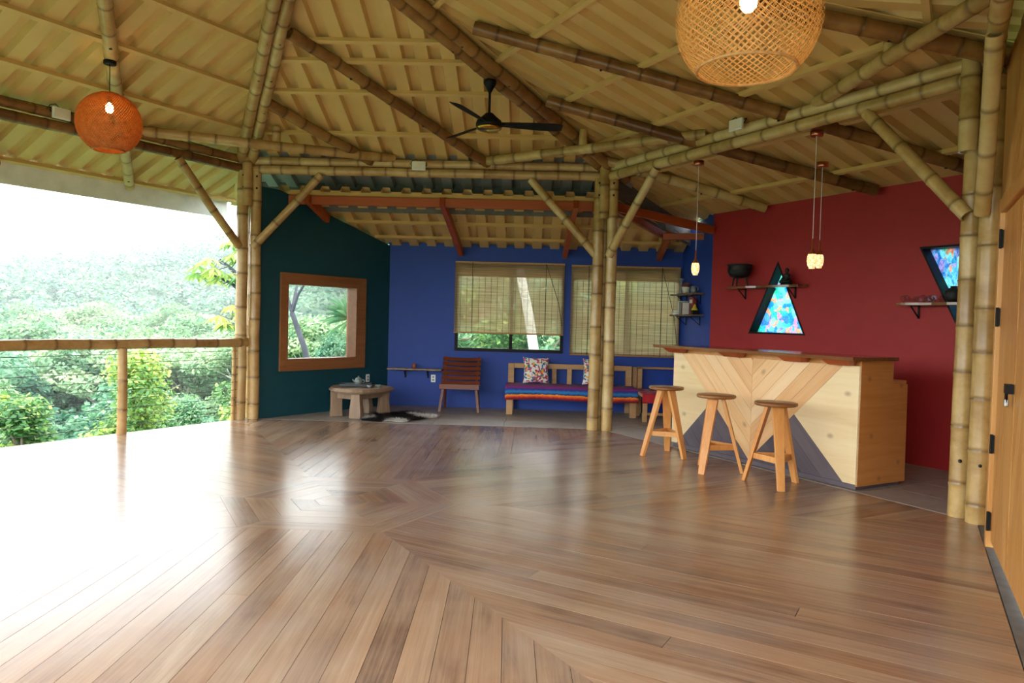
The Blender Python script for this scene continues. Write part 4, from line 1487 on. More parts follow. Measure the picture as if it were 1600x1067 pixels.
# hide rug
rug = thing('hide_rug', 'black and white hairy hide rug on the concrete floor', 'rug', (-.38, 4.55, 0))
rgn = np.random.RandomState(4)


def rug_r(a):
    return 1 + .16 * np.sin(2 * a + .6) + .13 * np.sin(5 * a + 1) + .06 * np.sin(9 * a)


def rug_tone(x, y):
    t = .30 + .0 * x
    for cx, cy, r in ((-.42, -.18, .17), (.05, -.46, .2), (.36, .10, .2), (.16, .28, .1)):
        t = t + .8 * np.exp(-((x - cx) ** 2 + (y - cy) ** 2) / (r * r * .5))
    return np.clip(t, 0, 1)


nr_, na_ = 8, 48
vs = [(0, 0, .012)]
for j in range(1, nr_ + 1):
    for i in range(na_):
        a = 2 * math.pi * i / na_
        q = j / nr_ * rug_r(a)
        vs.append((math.cos(a) * .40 * q, math.sin(a) * .50 * q, .012 if j < nr_ else .001))
fs = [(0, 1 + i, 1 + (i + 1) % na_) for i in range(na_)] + [(1 + (j - 1) * na_ + i, 1 + j * na_ + i, 1 + j * na_ + (i + 1) % na_, 1 + (j - 1) * na_ + (i + 1) % na_) for j in range(1, nr_) for i in range(na_)]
tn = [float(rug_tone(v[0], v[1])) for v in vs]
MB().add(vs, fs, True, tone=tn).build('hide', 'hide_fur', rug)
nh = 9000
a = rgn.rand(nh) * 2 * np.pi; q = np.sqrt(rgn.rand(nh)) * rug_r(a)
px_ = np.cos(a) * .40 * q; py_ = np.sin(a) * .50 * q
d_ = rgn.rand(nh) * 2 * np.pi
ln = .035 + .035 * rgn.rand(nh)
b0 = np.stack([px_, py_, np.full(nh, .008)], 1)
sd_ = np.stack([-np.sin(d_), np.cos(d_), np.zeros(nh)], 1) * .0035
tip = b0 + np.stack([np.cos(d_) * ln, np.sin(d_) * ln, .012 + .03 * rgn.rand(nh)], 1)
V_ = np.stack([b0 - sd_, b0 + sd_, tip], 1).reshape(-1, 3)
me = fast_mesh('fur', V_, np.arange(nh * 3), 3, 'hide_fur', tone=np.repeat(rug_tone(px_, py_), 3))
fu = link('fur', me, rug); fu['kind'] = 'stuff'

# ------------------------------------------------------------------ wall shelves and what stands on them
def live_shelf(name, label, o, ex, ey, length, depth, th, mat, brk=(), seed=1):
    """shelf plank with a wavy front; ex along the wall, ey away from the wall"""
    t = thing(name, label, 'shelf', o, math.atan2(ex.y, ex.x))
    sg = 1 if Vector((-ex.y, ex.x, 0)).dot(ey) > 0 else -1
    rg = random.Random(seed)
    n = 16
    poly = [(0, 0)] + [(length * i / n, sg * (depth * (1 + .12 * math.sin(i * .9 + seed)) + rg.uniform(-.006, .006))) for i in range(n + 1)] + [(length, 0)]
    MB().prism(ccw(poly), -th, 0).build('plank', mat, t, .003)
    for x in brk:
        b = MB()
        b.box((x, sg * .006, -th - .065), (.022, .006, .13))
        b.box((x, sg * depth * .42, -th - .003), (.022, depth * .75, .006))
        b.bar((x, sg * .01, -th - .12), (x, sg * depth * .72, -th - .008), .012, .008)
        b.build('bracket', 'black_metal', t)
    return t


live_shelf('wall_shelf', 'long thin live edge shelf on the blue wall behind the coffee table', Vector((-.78, 5.918, .585)), Vector((1, 0, 0)), Vector((0, -1, 0)), .82, .2, .022, 'driftwood', (.25, .6), 2)
o = MB().lathe([(0, 0), (.026, 0), (.03, .04), (.028, .075), (.024, .075), (.024, .01), (0, .01)], 18).build('clay_cup', 'terracotta', loc=(-.385, 5.80, .5855))
tag(o, 'small brown clay cup on the long thin shelf', 'cup')
for loc, rz, lab in (((-.10, 5.917, .43), 0, 'white wall socket on the blue wall near the slatted chair'), (tuple(TE0 + TX * 1.912 - TOUT * .004 + UP * .435), math.atan2(TX.y, TX.x), 'grey wall socket on the teal wall beside the teapot')):
    t = thing('wall_socket', lab, 'socket', loc, rz)
    MB().box((0, -.004, 0), (.07, .008, .115)).build('plate', 'white_plastic', t, .002)
    for z in (-.022, .022):
        MB().box((0, -.009, z), (.03, .003, .026)).build('outlet', 'grey_ceramic', t)

s1p = RO + U30 * .455 + UP * 1.872
sh1 = live_shelf('wall_shelf', 'brown live edge shelf crossing the upright triangular window', s1p, U30, -N30, 1.14, .19, .03, 'slab_wood', (.17, .96), 4)
s2p = RO + U30 * 2.83 + UP * 1.645
sh2 = live_shelf('wall_shelf', 'brown live edge shelf crossing the point down triangular window', s2p, U30, -N30, .95, .19, .03, 'slab_wood', (.13, .8), 6)
SOUT = Vector((-SX.y, SX.x, 0))
SIN = -SOUT
pa = SC0 + SX * .10 + SIN * .002
live_shelf('wall_shelf', 'upper small grey shelf on the narrow blue wall', pa + UP * 1.815, SX, SIN, .80, .2, .025, 'shelf_wood', (.12, .66), 8)
live_shelf('wall_shelf', 'lower small grey shelf holding books on the narrow blue wall', pa + UP * 1.51, SX, SIN, .80, .21, .025, 'shelf_wood', (.12, .66), 9)
SP = lambda u, d, z: pa + SX * u + SIN * d + UP * z
rzS = math.atan2(SX.y, SX.x)
zt = 1.8155
o = MB().lathe([(0, 0), (.04, 0), (.036, .02), (.014, .05), (.012, .17), (.03, .2), (.045, .23), (.04, .235), (0, .232)], 20).build('candlestick', 'grey_ceramic', loc=SP(.13, .1, zt))
tag(o, 'tall dark grey candlestick on the upper small shelf', 'candlestick')
t = thing('plant_pot', 'cream pot with a brownish red domed top on the upper small shelf', 'pot', SP(.33, .1, zt))
MB().lathe([(0, 0), (.045, 0), (.06, .09), (.062, .1), (.055, .1), (0, .09)], 22).build('pot', 'cream_ceramic', t)
MB().lathe([(.03, .1), (.066, .105), (.07, .125), (.05, .155), (.02, .168), (0, .17)], 20).build('dome', 'mushroom_red', t)
t = thing('pitcher', 'small grey pitcher on the upper small shelf', 'pitcher', SP(.60, .09, zt))
MB().lathe([(0, 0), (.035, 0), (.046, .04), (.04, .07), (.03, .085), (.036, .1), (.032, .1), (.026, .085), (0, .08)], 20).build('body', 'grey_ceramic', t)
MB().tube([(.03, 0, .09), (.065, 0, .085), (.065, 0, .045), (.042, 0, .03)], .006, 8).build('handle', 'grey_ceramic', t)
zt = 1.5105


def book(u, d, z, w, h, dep, mat, label, flat=False, tilt=0):
    t = thing('book', label, 'book', SP(u, d, z), rzS, 'books on the lower small shelf')
    s_ = 1
    if flat:
        a_, b_, c_ = (dep, w, h)
    else:
        a_, b_, c_ = (w, dep, h)
    if flat:
        MB().box((0, 0, c_ / 2), (a_, b_, c_ - .006)).build('pages', 'book_white', t)
        for zz in (.002, c_ - .002):
            MB().box((0, 0, zz), (a_ + .006, b_ + .006, .004)).build('cover', mat, t)
    else:
        MB().box((0, 0, c_ / 2), (a_ - .006, b_, c_ - .006)).build('pages', 'book_white', t)
        for xx in (-a_ / 2 + .002, a_ / 2 - .002):
            MB().box((xx, 0, c_ / 2), (.004, b_ + .004, c_)).build('cover', mat, t)
        MB().box((0, (b_ / 2 + .002) * (-1), c_ / 2), (a_, .004, c_)).build('spine', mat, t)
    return t


book(.10, .11, zt, .13, .03, .17, 'book_white', 'white book lying flat at the bottom of the lower shelf stack', True)
book(.10, .11, zt + .0315, .12, .035, .15, 'book_grey', 'grey book lying flat on top of the white book', True)
book(.235, .10, zt, .03, .20, .14, 'book_white', 'tall white book standing first beside the lying books')
book(.29, .10, zt, .035, .185, .14, 'book_grey', 'grey book standing between the white and the green book')
book(.335, .10, zt, .022, .175, .14, 'book_green', 'thin pale green standing book')
book(.375, .10, zt, .028, .165, .14, 'book_red', 'narrow dark red standing book')
book(.42, .10, zt, .026, .17, .14, 'book_white', 'white standing book next to the red box')
t = thing('red_box', 'dark red picture box standing on the lower small shelf', 'box', SP(.535, .07, zt), rzS)
MB().box((0, 0, .125), (.16, .05, .25)).build('body', 'book_red', t, .002)
MB().box((0, -.027, .19), (.10, .003, .05)).build('label_panel', 'book_white', t)
MB().box((0, -.027, .09), (.11, .003, .09)).build('picture_panel', 'mushroom_red', t)
t = thing('yellow_ornament', 'small yellow bell shaped ornament on a black block', 'ornament', SP(.69, .1, zt), rzS)
MB().box((0, 0, .03), (.08, .08, .06)).build('block', 'black_metal', t, .003)
MB().lathe([(0, .06), (.045, .06), (.042, .075), (.024, .1), (.018, .13), (.008, .145), (0, .147)], 18).build('bell', 'yellow_paint', t)

# cauldron and figurine
q = RO + U30 * .66 - N30 * .165 + UP * 1.8725
t = thing('cauldron', 'black cast iron three legged pot on the shelf', 'pot', q, R(-60))
MB().lathe([(0, .10), (.06, .105), (.12, .13), (.145, .175), (.148, .215), (.14, .25), (.152, .262), (.158, .275), (.15, .28), (.132, .262), (.13, .2), (.1, .14), (0, .12)], 36).build('bowl', 'black_iron', t)
MB().lathe([(.147, .19), (.153, .195), (.147, .2)], 36).build('rib_band', 'black_iron', t)
for a in (30, 150, 270):
    d = Vector((math.cos(R(a)), math.sin(R(a)), 0))
    MB().tube([d * .085 + UP * .125, d * .10 + UP * .05, d * .112], [.014, .010, .009], 8).build('leg', 'black_iron', t)
for s_ in (-1, 1):
    MB().tube([(s_ * .148, 0, .235), (s_ * .178, 0, .245), (s_ * .182, 0, .262), (s_ * .152, 0, .268)], .006, 8).build('handle', 'black_iron', t)
q = RO + U30 * 1.36 - N30 * .10 + UP * 1.8725
t = thing('figurine', 'small black seated figurine on the shelf beside the triangular window', 'figurine', q, R(-75))
MB().lathe([(0, 0), (.075, 0), (.08, .012), (.07, .022), (0, .022)], 22, sx=1.1, sy=.8).build('base', 'black_iron', t)
MB().lathe([(0, .02), (.06, .022), (.07, .04), (.055, .06), (.038, .08), (.042, .105), (.046, .12), (.036, .135), (.018, .142), (.016, .15), (.026, .16), (.028, .178), (.02, .194), (.009, .2), (0, .206)], 22, sx=1, sy=.8).build('body', 'black_iron', t)
for s_ in (-1, 1):
    MB().tube([(s_ * .042, 0, .125), (s_ * .058, -.01, .09), (s_ * .045, -.04, .066), (s_ * .01, -.055, .06)], [.014, .013, .012, .01], 8).build('arm', 'black_iron', t)
    MB().tube([(s_ * .03, 0, .045), (s_ * .085, -.03, .04), (s_ * .03, -.065, .035)], [.024, .022, .016], 8).build('leg', 'black_iron', t)

# wine glasses lying on the second shelf
gp = [(0, 0), (.034, .001), (.034, .003), (.006, .006), (.004, .03), (.004, .075), (.01, .085), (.03, .105), (.038, .13), (.036, .16), (.031, .185), (.029, .185), (.034, .16), (.036, .13), (.028, .107), (0, .09)]
for j, (u, d, rz_, lab) in enumerate(((.10, .10, 80, 'wine glass lying on its side at the shelf end'), (.24, .11, 100, 'wine glass lying in the middle of the shelf row'), (.36, .1, 86, 'wine glass lying closest to the bamboo post'))):
    o = MB().lathe(gp, 24).build('wine_glass', 'thin_glass')
    o.location = RO + U30 * (2.83 + u) - N30 * (d - .09) + UP * (1.645 + .0375)
    o.rotation_euler = (R(90), 0, R(-60 + rz_ - 90))
    tag(o, lab, 'glass', 'wine glasses on the shelf')
q = RO + U30 * 3.36 - N30 * .1 + UP * 1.6455
o = MB().lathe([(0, 0), (.05, 0), (.07, .03), (.078, .07), (.07, .11), (.045, .135), (.03, .14), (.03, .155), (0, .155)], 24).build('black_jar', 'black_iron', loc=q)
tag(o, 'round black jar half hidden by the bamboo post', 'jar')

# ------------------------------------------------------------------ reed blinds
for (x0, x1, z0, z1, lab) in ((.205, 1.882, 1.155, 2.225, 'reed roller blind half raised over the sliding window'), (1.983, 3.64, .862, 2.21, 'reed roller blind lowered fully behind the middle bamboo post')):
    t = thing('reed_blind', lab, 'blind', (x0, 5.89, z0), 0, 'reed blinds')
    W, H = x1 - x0, z1 - z0
    ny = 24
    m = MB()
    vs = []
    for j in range(ny + 1):
        for i in range(13):
            vs.append((W * i / 12, -.012 + .004 * math.sin(i * 1.7 + j * .3), H * j / ny))
    m.add(vs, [(j * 13 + i, j * 13 + i + 1, (j + 1) * 13 + i + 1, (j + 1) * 13 + i) for j in range(ny) for i in range(12)], True)
    sheet_ = m.build('reed_sheet', 'reed_blind', t)
    MB().box((W / 2, -.006, H + .004), (W, .025, .03)).build('head_rail', 'bench_wood', t, .002)
    MB().box((W / 2, -.02, H - .11), (W - .01, .004, .2)).build('valance', 'reed_blind', t)
    MB().tube([(0, -.014, .0), (W, -.014, .0)], .012, 8).build('bottom_rod', 'bench_wood', t)
    k = 0
    for i in range(1, 18):
        MB().box((W * i / 18, -.0175, H / 2), (.0045, .003, H)).build('warp_cord', 'rope', sheet_)
    for f in (.16, .83):
        MB().box((W * f, -.024, H / 2 + .0), (.007, .004, H + .02)).build('lift_cord', 'black_metal', t)
    MB().tube([(W * .83, -.03, H), (W * .95, -.03, H * .45), (W * .985, -.03, H * .12 - .0)], .004, 6).build('pull_cord', 'rope', t)

# ------------------------------------------------------------------ lights, fan, floodlights
def weave(mat, name, parent, prof, ns, twist, wdt, seg=40, layers=(0.0,)):
    """two families of helical strands on a surface of revolution prof(t) -> (r, z)"""
    V = []; F = []
    o = 0
    for lay in layers:
        for sgn in (1, -1):
            for k in range(ns):
                ph = 2 * math.pi * k / ns
                row = []
                for i in range(seg + 1):
                    t = i / seg
                    r, z = prof(t)
                    r2, z2 = prof(min(1, t + .01)); r1, z1 = prof(max(0, t - .01))
                    a = ph + sgn * twist * t
                    r = r - lay + sgn * .0012
                    da = sgn * twist * .02
                    tx = Vector((r2 * math.cos(a + da / 2) - r1 * math.cos(a - da / 2), r2 * math.sin(a + da / 2) - r1 * math.sin(a - da / 2), z2 - z1))
                    if tx.length < 1e-6:
                        tx = Vector((0, 0, 1))
                    tx.normalize()
                    pnt = Vector((r * math.cos(a), r * math.sin(a), z))
                    nrm = Vector((math.cos(a), math.sin(a), 0))
                    wv = tx.cross(nrm)
                    wv = wv.normalized() * wdt / 2
                    row += [pnt - wv, pnt + wv]
                V += row
                F += [(o + 2 * i, o + 2 * i + 1, o + 2 * i + 3, o + 2 * i + 2) for i in range(seg)]
                o += 2 * (seg + 1)
    me = fast_mesh(name, np.array([tuple(v) for v in V]), np.array(F).ravel(), 4, mat)
    ob_ = link(name, me, parent)
    ob_['kind'] = 'stuff'
    return ob_


def lantern(loc, R_, label, top_z, squash, ns, wdt, t0, t1, canopy=True, layers=(0.0,), twist=2.2, bulb=.42, mat='rattan'):
    t = thing('rattan_lamp', label, 'lamp', loc)
    prof = lambda u: (R_ * math.sin(t0 + (t1 - t0) * u), -R_ * squash * math.cos(t0 + (t1 - t0) * u))
    shade_ = weave(mat, 'woven_shade', t, prof, ns, twist, wdt, layers=layers)
    for u in (0, 1):
        r, z = prof(u)
        m = MB()
        pts = [(r * math.cos(2 * math.pi * k / 48), r * math.sin(2 * math.pi * k / 48), z) for k in range(49)]
        m.tube(pts, .007, 8, False)
        m.build('rim', mat, shade_)
    zb = R_ * squash * bulb
    bs = MB().lathe([(0, -.045), (.02, -.04), (.033, -.022), (.036, 0), (.03, .022), (.018, .042), (.014, .055), (0, .055)], 18, (0, 0, zb)).build('bulb', 'bulb_warm', t)
    MB().lathe([(0, .05), (.02, .05), (.02, .11), (0, .115)], 14, (0, 0, zb)).build('socket', 'black_metal', t)
    MB().tube([(0, 0, zb + .11), (0, 0, top_z - loc[2])], .004, 6).build('cord', 'cable', t)
    if canopy:
        MB().lathe([(0, -.035), (.05, -.035), (.055, -.03), (.055, 0), (0, 0)], 24, (0, 0, top_z - loc[2])).build('canopy', 'black_metal', t)
    return t


lantern((-2.58, 1.432, 3.085), .28, 'round woven rattan lantern glowing over the railing side', 3.66, 1.0, 72, .0065, R(28), R(163), twist=1.9, layers=(0.0, .006), mat='rattan_orange', bulb=.5)
lantern((2.26, -2.18, 2.655), .298, 'large open weave rattan lampshade glowing close to the camera', 3.72, 1.0, 50, .0027, R(43), R(160), layers=(0.0, .012), twist=2.4, bulb=.22)

fan_p = VZ[1].lerp(AP, .5)
fz = fan_p.z - .2
fan = thing('ceiling_fan', 'black three blade ceiling fan with brass cap', 'fan', (fan_p.x, fan_p.y, fz - .47))
MB().lathe([(0, .33), (.012, .33), (.065, .43), (.066, .46), (0, .47)], 24).build('canopy', 'black_metal', fan)
MB().tube([(0, 0, .1), (0, 0, .36)], .013, 10).build('downrod', 'black_metal', fan)
MB().lathe([(0, .13), (.04, .125), (.075, .09), (.125, .05), (.135, .02), (.135, -.005), (.12, -.02), (0, -.02)], 32).build('motor', 'black_metal', fan)
MB().lathe([(.128, -.02), (.128, -.03), (.10, -.045), (.05, -.055), (0, -.058)], 32).build('cap', 'brass', fan, label='brass cap')
for a in (8, 128, 248):
    m = MB()
    vs = []
    for i in range(9):
        q = i / 8
        x = .10 + q * .66
        wd = .035 + .035 * math.sin(min(1, q * 1.3) * 1.57) - (.02 if i == 8 else 0)
        tw = R(-16)
        for sy in (-1, 1):
            for dz in (-.003, .003):
                vs.append((x, sy * wd * math.cos(tw), .02 + sy * wd * math.sin(tw) + dz))
    fs = []
    for i in range(8):
        b_ = i * 4
        fs += [(b_, b_ + 4, b_ + 6, b_ + 2), (b_ + 1, b_ + 3, b_ + 7, b_ + 5), (b_, b_ + 1, b_ + 5, b_ + 4), (b_ + 2, b_ + 6, b_ + 7, b_ + 3)]
    fs += [(0, 2, 3, 1), (32, 33, 35, 34)]
    o = m.add(vs, fs).build('blade', 'black_metal', fan)
    o.rotation_euler = (0, 0, R(a))
    MB().bar((.09, 0, .015), (.17, 0, .02), .05, .012).build('blade_arm', 'black_metal', o)

for (loc, ang, lab) in (((-3.36, 1.93, 3.30), 150, 'white floodlight on the beam over the railing'), ((-.073, 3.87, 3.26), 90, 'white floodlight on the beam in front of the lounge'), ((3.34, 1.96, 3.33), 30, 'white floodlight tilted on the beam above the bar')):
    t = thing('floodlight', lab, 'floodlight', loc, R(ang + 90))
    # local +y points into the hall
    MB().box((0, 0, 0), (.17, .03, .11)).build('housing', 'white_plastic', t, .006)
    MB().box((0, .017, 0), (.145, .004, .085)).build('lens', 'cream_ceramic', t)
    MB().tube([(-.092, -.01, 0), (-.092, -.045, .05), (.092, -.045, .05), (.092, -.01, 0)], .005, 6).build('bracket', 'black_metal', t)
    MB().tube([(.0, -.02, .05), (.04, -.03, .09), (.09, -.03, .07), (.12, -.04, .02)], .004, 6).build('lead', 'cable', t)

for (p_, ztop, zb, lab) in (((3.16, 2.728), 3.14, 1.975, 'amber glass pendant lamp hanging at the bar end near the shelves'), ((3.918, 1.41), 3.14, 1.97, 'amber glass pendant lamp hanging slightly in front of its twin'), ((4.188, 1.945), 2.98, 2.02, 'amber glass pendant lamp hanging just behind its twin')):
    t = thing('pendant_lamp', lab, 'lamp', (p_[0], p_[1], zb), 0, 'pendant lamps over the bar')
    h = ztop - zb
    MB().lathe([(0, h - .045), (.055, h - .045), (.057, h - .04), (.057, h), (0, h)], 24).build('canopy', 'copper', t)
    MB().tube([(0, 0, .2), (0, 0, h - .04)], .0028, 6).build('cord', 'white_plastic', t)
    MB().lathe([(.037, .06), (.02, .09), (.009, .11), (.007, .2), (0, .205)], 18).build('neck', 'copper', t)
    MB().lathe([(0, -.072), (.026, -.07), (.026, -.058), (.036, -.045), (.044, 0), (.042, .035), (.034, .062), (0, .064)], 22).build('shade', 'lantern_glass', t)
# wire run on the beam by the lantern rafter
o = MB().tube([(-3.9, 1.3, 3.37), (-3.4, 2.05, 3.36), (-2.9, 2.95, 3.375), (-2.45, 3.8, 3.36)], .006, 6).build('cable_run', 'cable')
tag(o, 'thin black cable lying along the beam over the railing', 'cable')
# ------------------------------------------------------------------ the land and the forest
def smooth(a, b, x):
    t = np.clip((x - a) / (b - a), 0, 1)
    return t * t * (3 - 2 * t)


def ground(x, y):
    x = np.asarray(x, float); y = np.asarray(y, float)
    r = np.hypot(x, y)
    az = np.degrees(np.arctan2(-x, y))              # 0 straight back, positive to the left
    left = smooth(4, 30, az) * (1 - smooth(150, 175, az))
    left = np.maximum(left, smooth(100, 150, np.abs(az)) * .8)
    fall = 1 - .30 * smooth(24, 42, az)
    val = -3.2 - 13 * smooth(7, 45, r) - 4 * smooth(45, 80, r) + (33 * smooth(90, 300, r) + 12 * smooth(180, 420, r)) * fall
    bk = -.9 - .6 * smooth(6, 12, r) + 9 * smooth(14, 70, r) + 22 * smooth(80, 280, r)
    bump_ = .5 * np.sin(x * .31 + 1) * np.cos(y * .27) * smooth(9, 20, r) + 5 * np.sin(x * .021 + 2) * np.cos(y * .017 + 1) * smooth(110, 200, r)
    return left * val + (1 - left) * bk + bump_


rs = np.concatenate([np.linspace(0, 30, 16), np.geomspace(33, 460, 26)])
na = 120
vs = []
for r in rs:
    for k in range(na):
        a = 2 * math.pi * k / na
        vs.append((r * math.cos(a), r * math.sin(a)))
vs = np.array(vs)
zz = ground(vs[:, 0], vs[:, 1])
V3 = np.column_stack([vs, zz])
F = []
for j in range(len(rs) - 1):
    for k in range(na):
        F.append((j * na + k, (j + 1) * na + k, (j + 1) * na + (k + 1) % na, j * na + (k + 1) % na))
hill = link('terrain', fast_mesh('terrain', V3, np.array(F).ravel(), 4, 'soil', True))
struct(hill, 'green hillside falling into the valley and rising to the ridge', 'hillside')


def leaves(centers, radii, n, size, seed, flat=.55, elong=1.7, shell=.5):
    """rhombic leaves scattered in ellipsoidal clumps; returns verts, quads, tone"""
    rg = np.random.RandomState(seed)
    k = rg.randint(0, len(centers), n)
    d = rg.normal(size=(n, 3)); d /= np.linalg.norm(d, axis=1)[:, None]
    q = (shell + (1 - shell) * rg.rand(n)) ** .8
    P = centers[k] + d * radii[k] * q[:, None]
    nrm = rg.normal(size=(n, 3)) * .7 + d * .6
    nrm[:, 2] = np.abs(nrm[:, 2]) + flat
    nrm /= np.linalg.norm(nrm, axis=1)[:, None]
    t = rg.normal(size=(n, 3))
    t -= nrm * (t * nrm).sum(1)[:, None]
    t /= np.linalg.norm(t, axis=1)[:, None]
    b = np.cross(nrm, t)
    s = size * (.6 + .8 * rg.rand(n))[:, None]
    V = np.stack([P - t * s * elong / 2, P + b * s * .5, P + t * s * elong / 2, P - b * s * .5], 1).reshape(-1, 3)
    tone = np.clip(.45 + .22 * rg.normal(size=n) + .25 * rg.normal(size=len(centers))[k], 0, 1)
    return V, np.arange(n * 4), np.repeat(tone, 4)


def tree_proto(kind, seed):
    rg = np.random.RandomState(seed)
    if kind == 'umbrella':
        H = 12; nC = 22
        ang = rg.rand(nC) * 6.28; rr = np.sqrt(rg.rand(nC)) * 4.2
        cz = H - 1.0 - (rr / 4.2) ** 2 * 1.4 + rg.normal(size=nC) * .4
        rad = np.column_stack([1.2 + .5 * rg.rand(nC), 1.2 + .5 * rg.rand(nC), .55 + .25 * rg.rand(nC)])
        nl, ls, mat = 9000, .17, 'leaf_pale'
    elif kind == 'tall':
        H = 13; nC = 24
        cz = H * (.42 + .55 * rg.rand(nC)); rr = (1 - ((cz / H - .62) / .45) ** 2).clip(.15, 1) * 2.6 * np.sqrt(rg.rand(nC)); ang = rg.rand(nC) * 6.28
        rad = np.column_stack([1.0 + .5 * rg.rand(nC)] * 2 + [.8 + .4 * rg.rand(nC)])
        nl, ls, mat = 9000, .17, 'leaf_mid'
    elif kind == 'dense':
        H = 10; nC = 26
        cz = H * (.25 + .7 * rg.rand(nC)); rr = np.sqrt(np.clip(1 - (cz / H - .55) ** 2 * 4, .1, 1)) * 3.2 * np.sqrt(rg.rand(nC)); ang = rg.rand(nC) * 6.28
        rad = np.column_stack([1.1 + .5 * rg.rand(nC)] * 2 + [.8 + .4 * rg.rand(nC)])
        nl, ls, mat = 10000, .17, 'leaf_dark'
    else:
        H = 8; nC = 20
        cz = H * (.3 + .65 * rg.rand(nC)); rr = (1.05 - cz / H) * 3.2 * np.sqrt(rg.rand(nC)) + .3; ang = rg.rand(nC) * 6.28
        rad = np.column_stack([.8 + .4 * rg.rand(nC)] * 2 + [.6 + .3 * rg.rand(nC)])
        nl, ls, mat = 9000, .15, 'leaf_yellow'
    cen = np.column_stack([rr * np.cos(ang), rr * np.sin(ang), cz])
    V, F, T = leaves(cen, rad, nl, ls, seed)
    fol = fast_mesh('foliage', V, F, 4, mat, tone=T)
    m = MB()
    top = Vector((rg.uniform(-.4, .4), rg.uniform(-.4, .4), H * .82))
    mid = Vector((rg.uniform(-.3, .3), rg.uniform(-.3, .3), H * .4))
    m.tube([(0, 0, -2), (0, 0, 0), mid, top], [.24, .2, .15, .05], 8)
    for i in range(min(9, nC)):
        c = Vector(cen[i]); s = mid.lerp(top, rg.uniform(0, .7))
        m.tube([s, s.lerp(c, .5) + UP * .2, c], [.07, .05, .02], 6)
    trunk = m.mesh('trunk', 'bark_white' if kind in ('umbrella', 'tall') else 'bark')
    return fol, trunk, H


PROTO = {k: [tree_proto(k, s) for s in ss] for k, ss in (('umbrella', (1, 2)), ('tall', (3, 4)), ('dense', (5, 6)), ('bright', (7, 8)))}
LOOK = {'umbrella': 'pale flat crowned tree', 'tall': 'slender mid green tree with pale trunk', 'dense': 'dark green dense round tree', 'bright': 'yellow green bushy tree'}


def plant_tree(kind, x, y, height, seed, label=None, zone=None, z=None):
    rg = random.Random(seed)
    fol, trunk, H = PROTO[kind][rg.randint(0, 1)]
    z = float(ground(x, y)) if z is None else z
    full = label or LOOK[kind] + ' ' + zone
    t = thing('forest_tree', full, 'tree', (x, y, z), rg.uniform(0, 6.28), None if label else full.replace(' tree ', ' trees ', 1))
    s = height / H
    t.scale = (s * rg.uniform(.9, 1.15), s * rg.uniform(.9, 1.15), s)
    link('trunk', trunk, t); link('foliage', fol, t)
    return t


rgt = random.Random(21)
placed = []


def scatter(n, az0, az1, r0, r1, topfun, kinds, mind, zone):
    c = 0
    for _ in range(n * 30):
        if c >= n:
            break
        az = R(rgt.uniform(az0, az1)); r = math.sqrt(rgt.uniform(r0 * r0, r1 * r1))
        x = CAM.x + r * math.sin(az); y = CAM.y + r * math.cos(az)
        if any((x - a) ** 2 + (y - b) ** 2 < mind * mind for a, b in placed):
            continue
        if math.hypot(x, y) < 9.5 or (y < 9.0 and abs(x) < 8 and y > -9):
            continue
        zt = topfun(r)
        h = zt - float(ground(x, y))
        if h < 3:
            h = 3 + rgt.random()
        placed.append((x, y))
        plant_tree(rgt.choice(kinds), x, y, min(h, 20), rgt.randint(0, 10 ** 6), zone=zone)
        c += 1


# valley trees seen over and under the rail, then the wood seen through the windows
scatter(26, -44, -19, 20, 42, lambda r: rgt.uniform(-6.5, -1.8) + (r - 20) * .03, ('dense', 'tall', 'dense', 'bright'), 3.6, 'just below the railing')
scatter(34, -46, -18, 45, 85, lambda r: rgt.uniform(-5.0, .2), ('dense', 'tall', 'umbrella', 'umbrella'), 5.5, 'down in the valley')
scatter(34, -48, -16, 85, 135, lambda r: rgt.uniform(-1.5, 4.0), ('umbrella', 'tall', 'umbrella', 'dense'), 7, 'at the foot of the ridge')
scatter(12, -20, -8, 24, 60, lambda r: rgt.uniform(-2.5, 3.0), ('tall', 'bright', 'umbrella'), 4.5, 'seen through the picture window')
scatter(20, -7, 18, 27, 48, lambda r: rgt.uniform(5, 9), ('tall', 'dense', 'bright', 'umbrella'), 3.4, 'behind the reed blinds')

# bright bush close behind the railing post
bb = thing('shrub_tree', 'bright yellow green leafy tree close behind the railing post', 'tree', (-6.55, 9.2, float(ground(-6.55, 9.2))))
rgb = np.random.RandomState(31)
bz = float(ground(-6.55, 9.2))
nC = 30
cz = rgb.rand(nC)
cen = np.column_stack([rgb.normal(size=nC) * .62 * (1.1 - cz), rgb.normal(size=nC) * .62 * (1.1 - cz), -bz - 2.3 + cz * 2.55])
rad = np.column_stack([.42 + .2 * rgb.rand(nC)] * 2 + [.34 + .15 * rgb.rand(nC)])
V, F, T = leaves(cen, rad, 13000, .055, 33, .5, 2.0, .35)
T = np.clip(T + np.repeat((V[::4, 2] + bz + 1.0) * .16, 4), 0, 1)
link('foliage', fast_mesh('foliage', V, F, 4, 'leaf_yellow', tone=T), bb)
m = MB().tube([(0, 0, -1), (.05, 0, (-bz) * .4), (0, .05, -bz - .4)], [.09, .07, .03], 8)
for i in range(8):
    c = Vector(cen[i]); s = Vector((0, 0, -bz - 1.8 + i * .12))
    m.tube([s, s.lerp(c, .6), c], [.035, .025, .01], 6)
m.build('trunk', 'bark', bb)


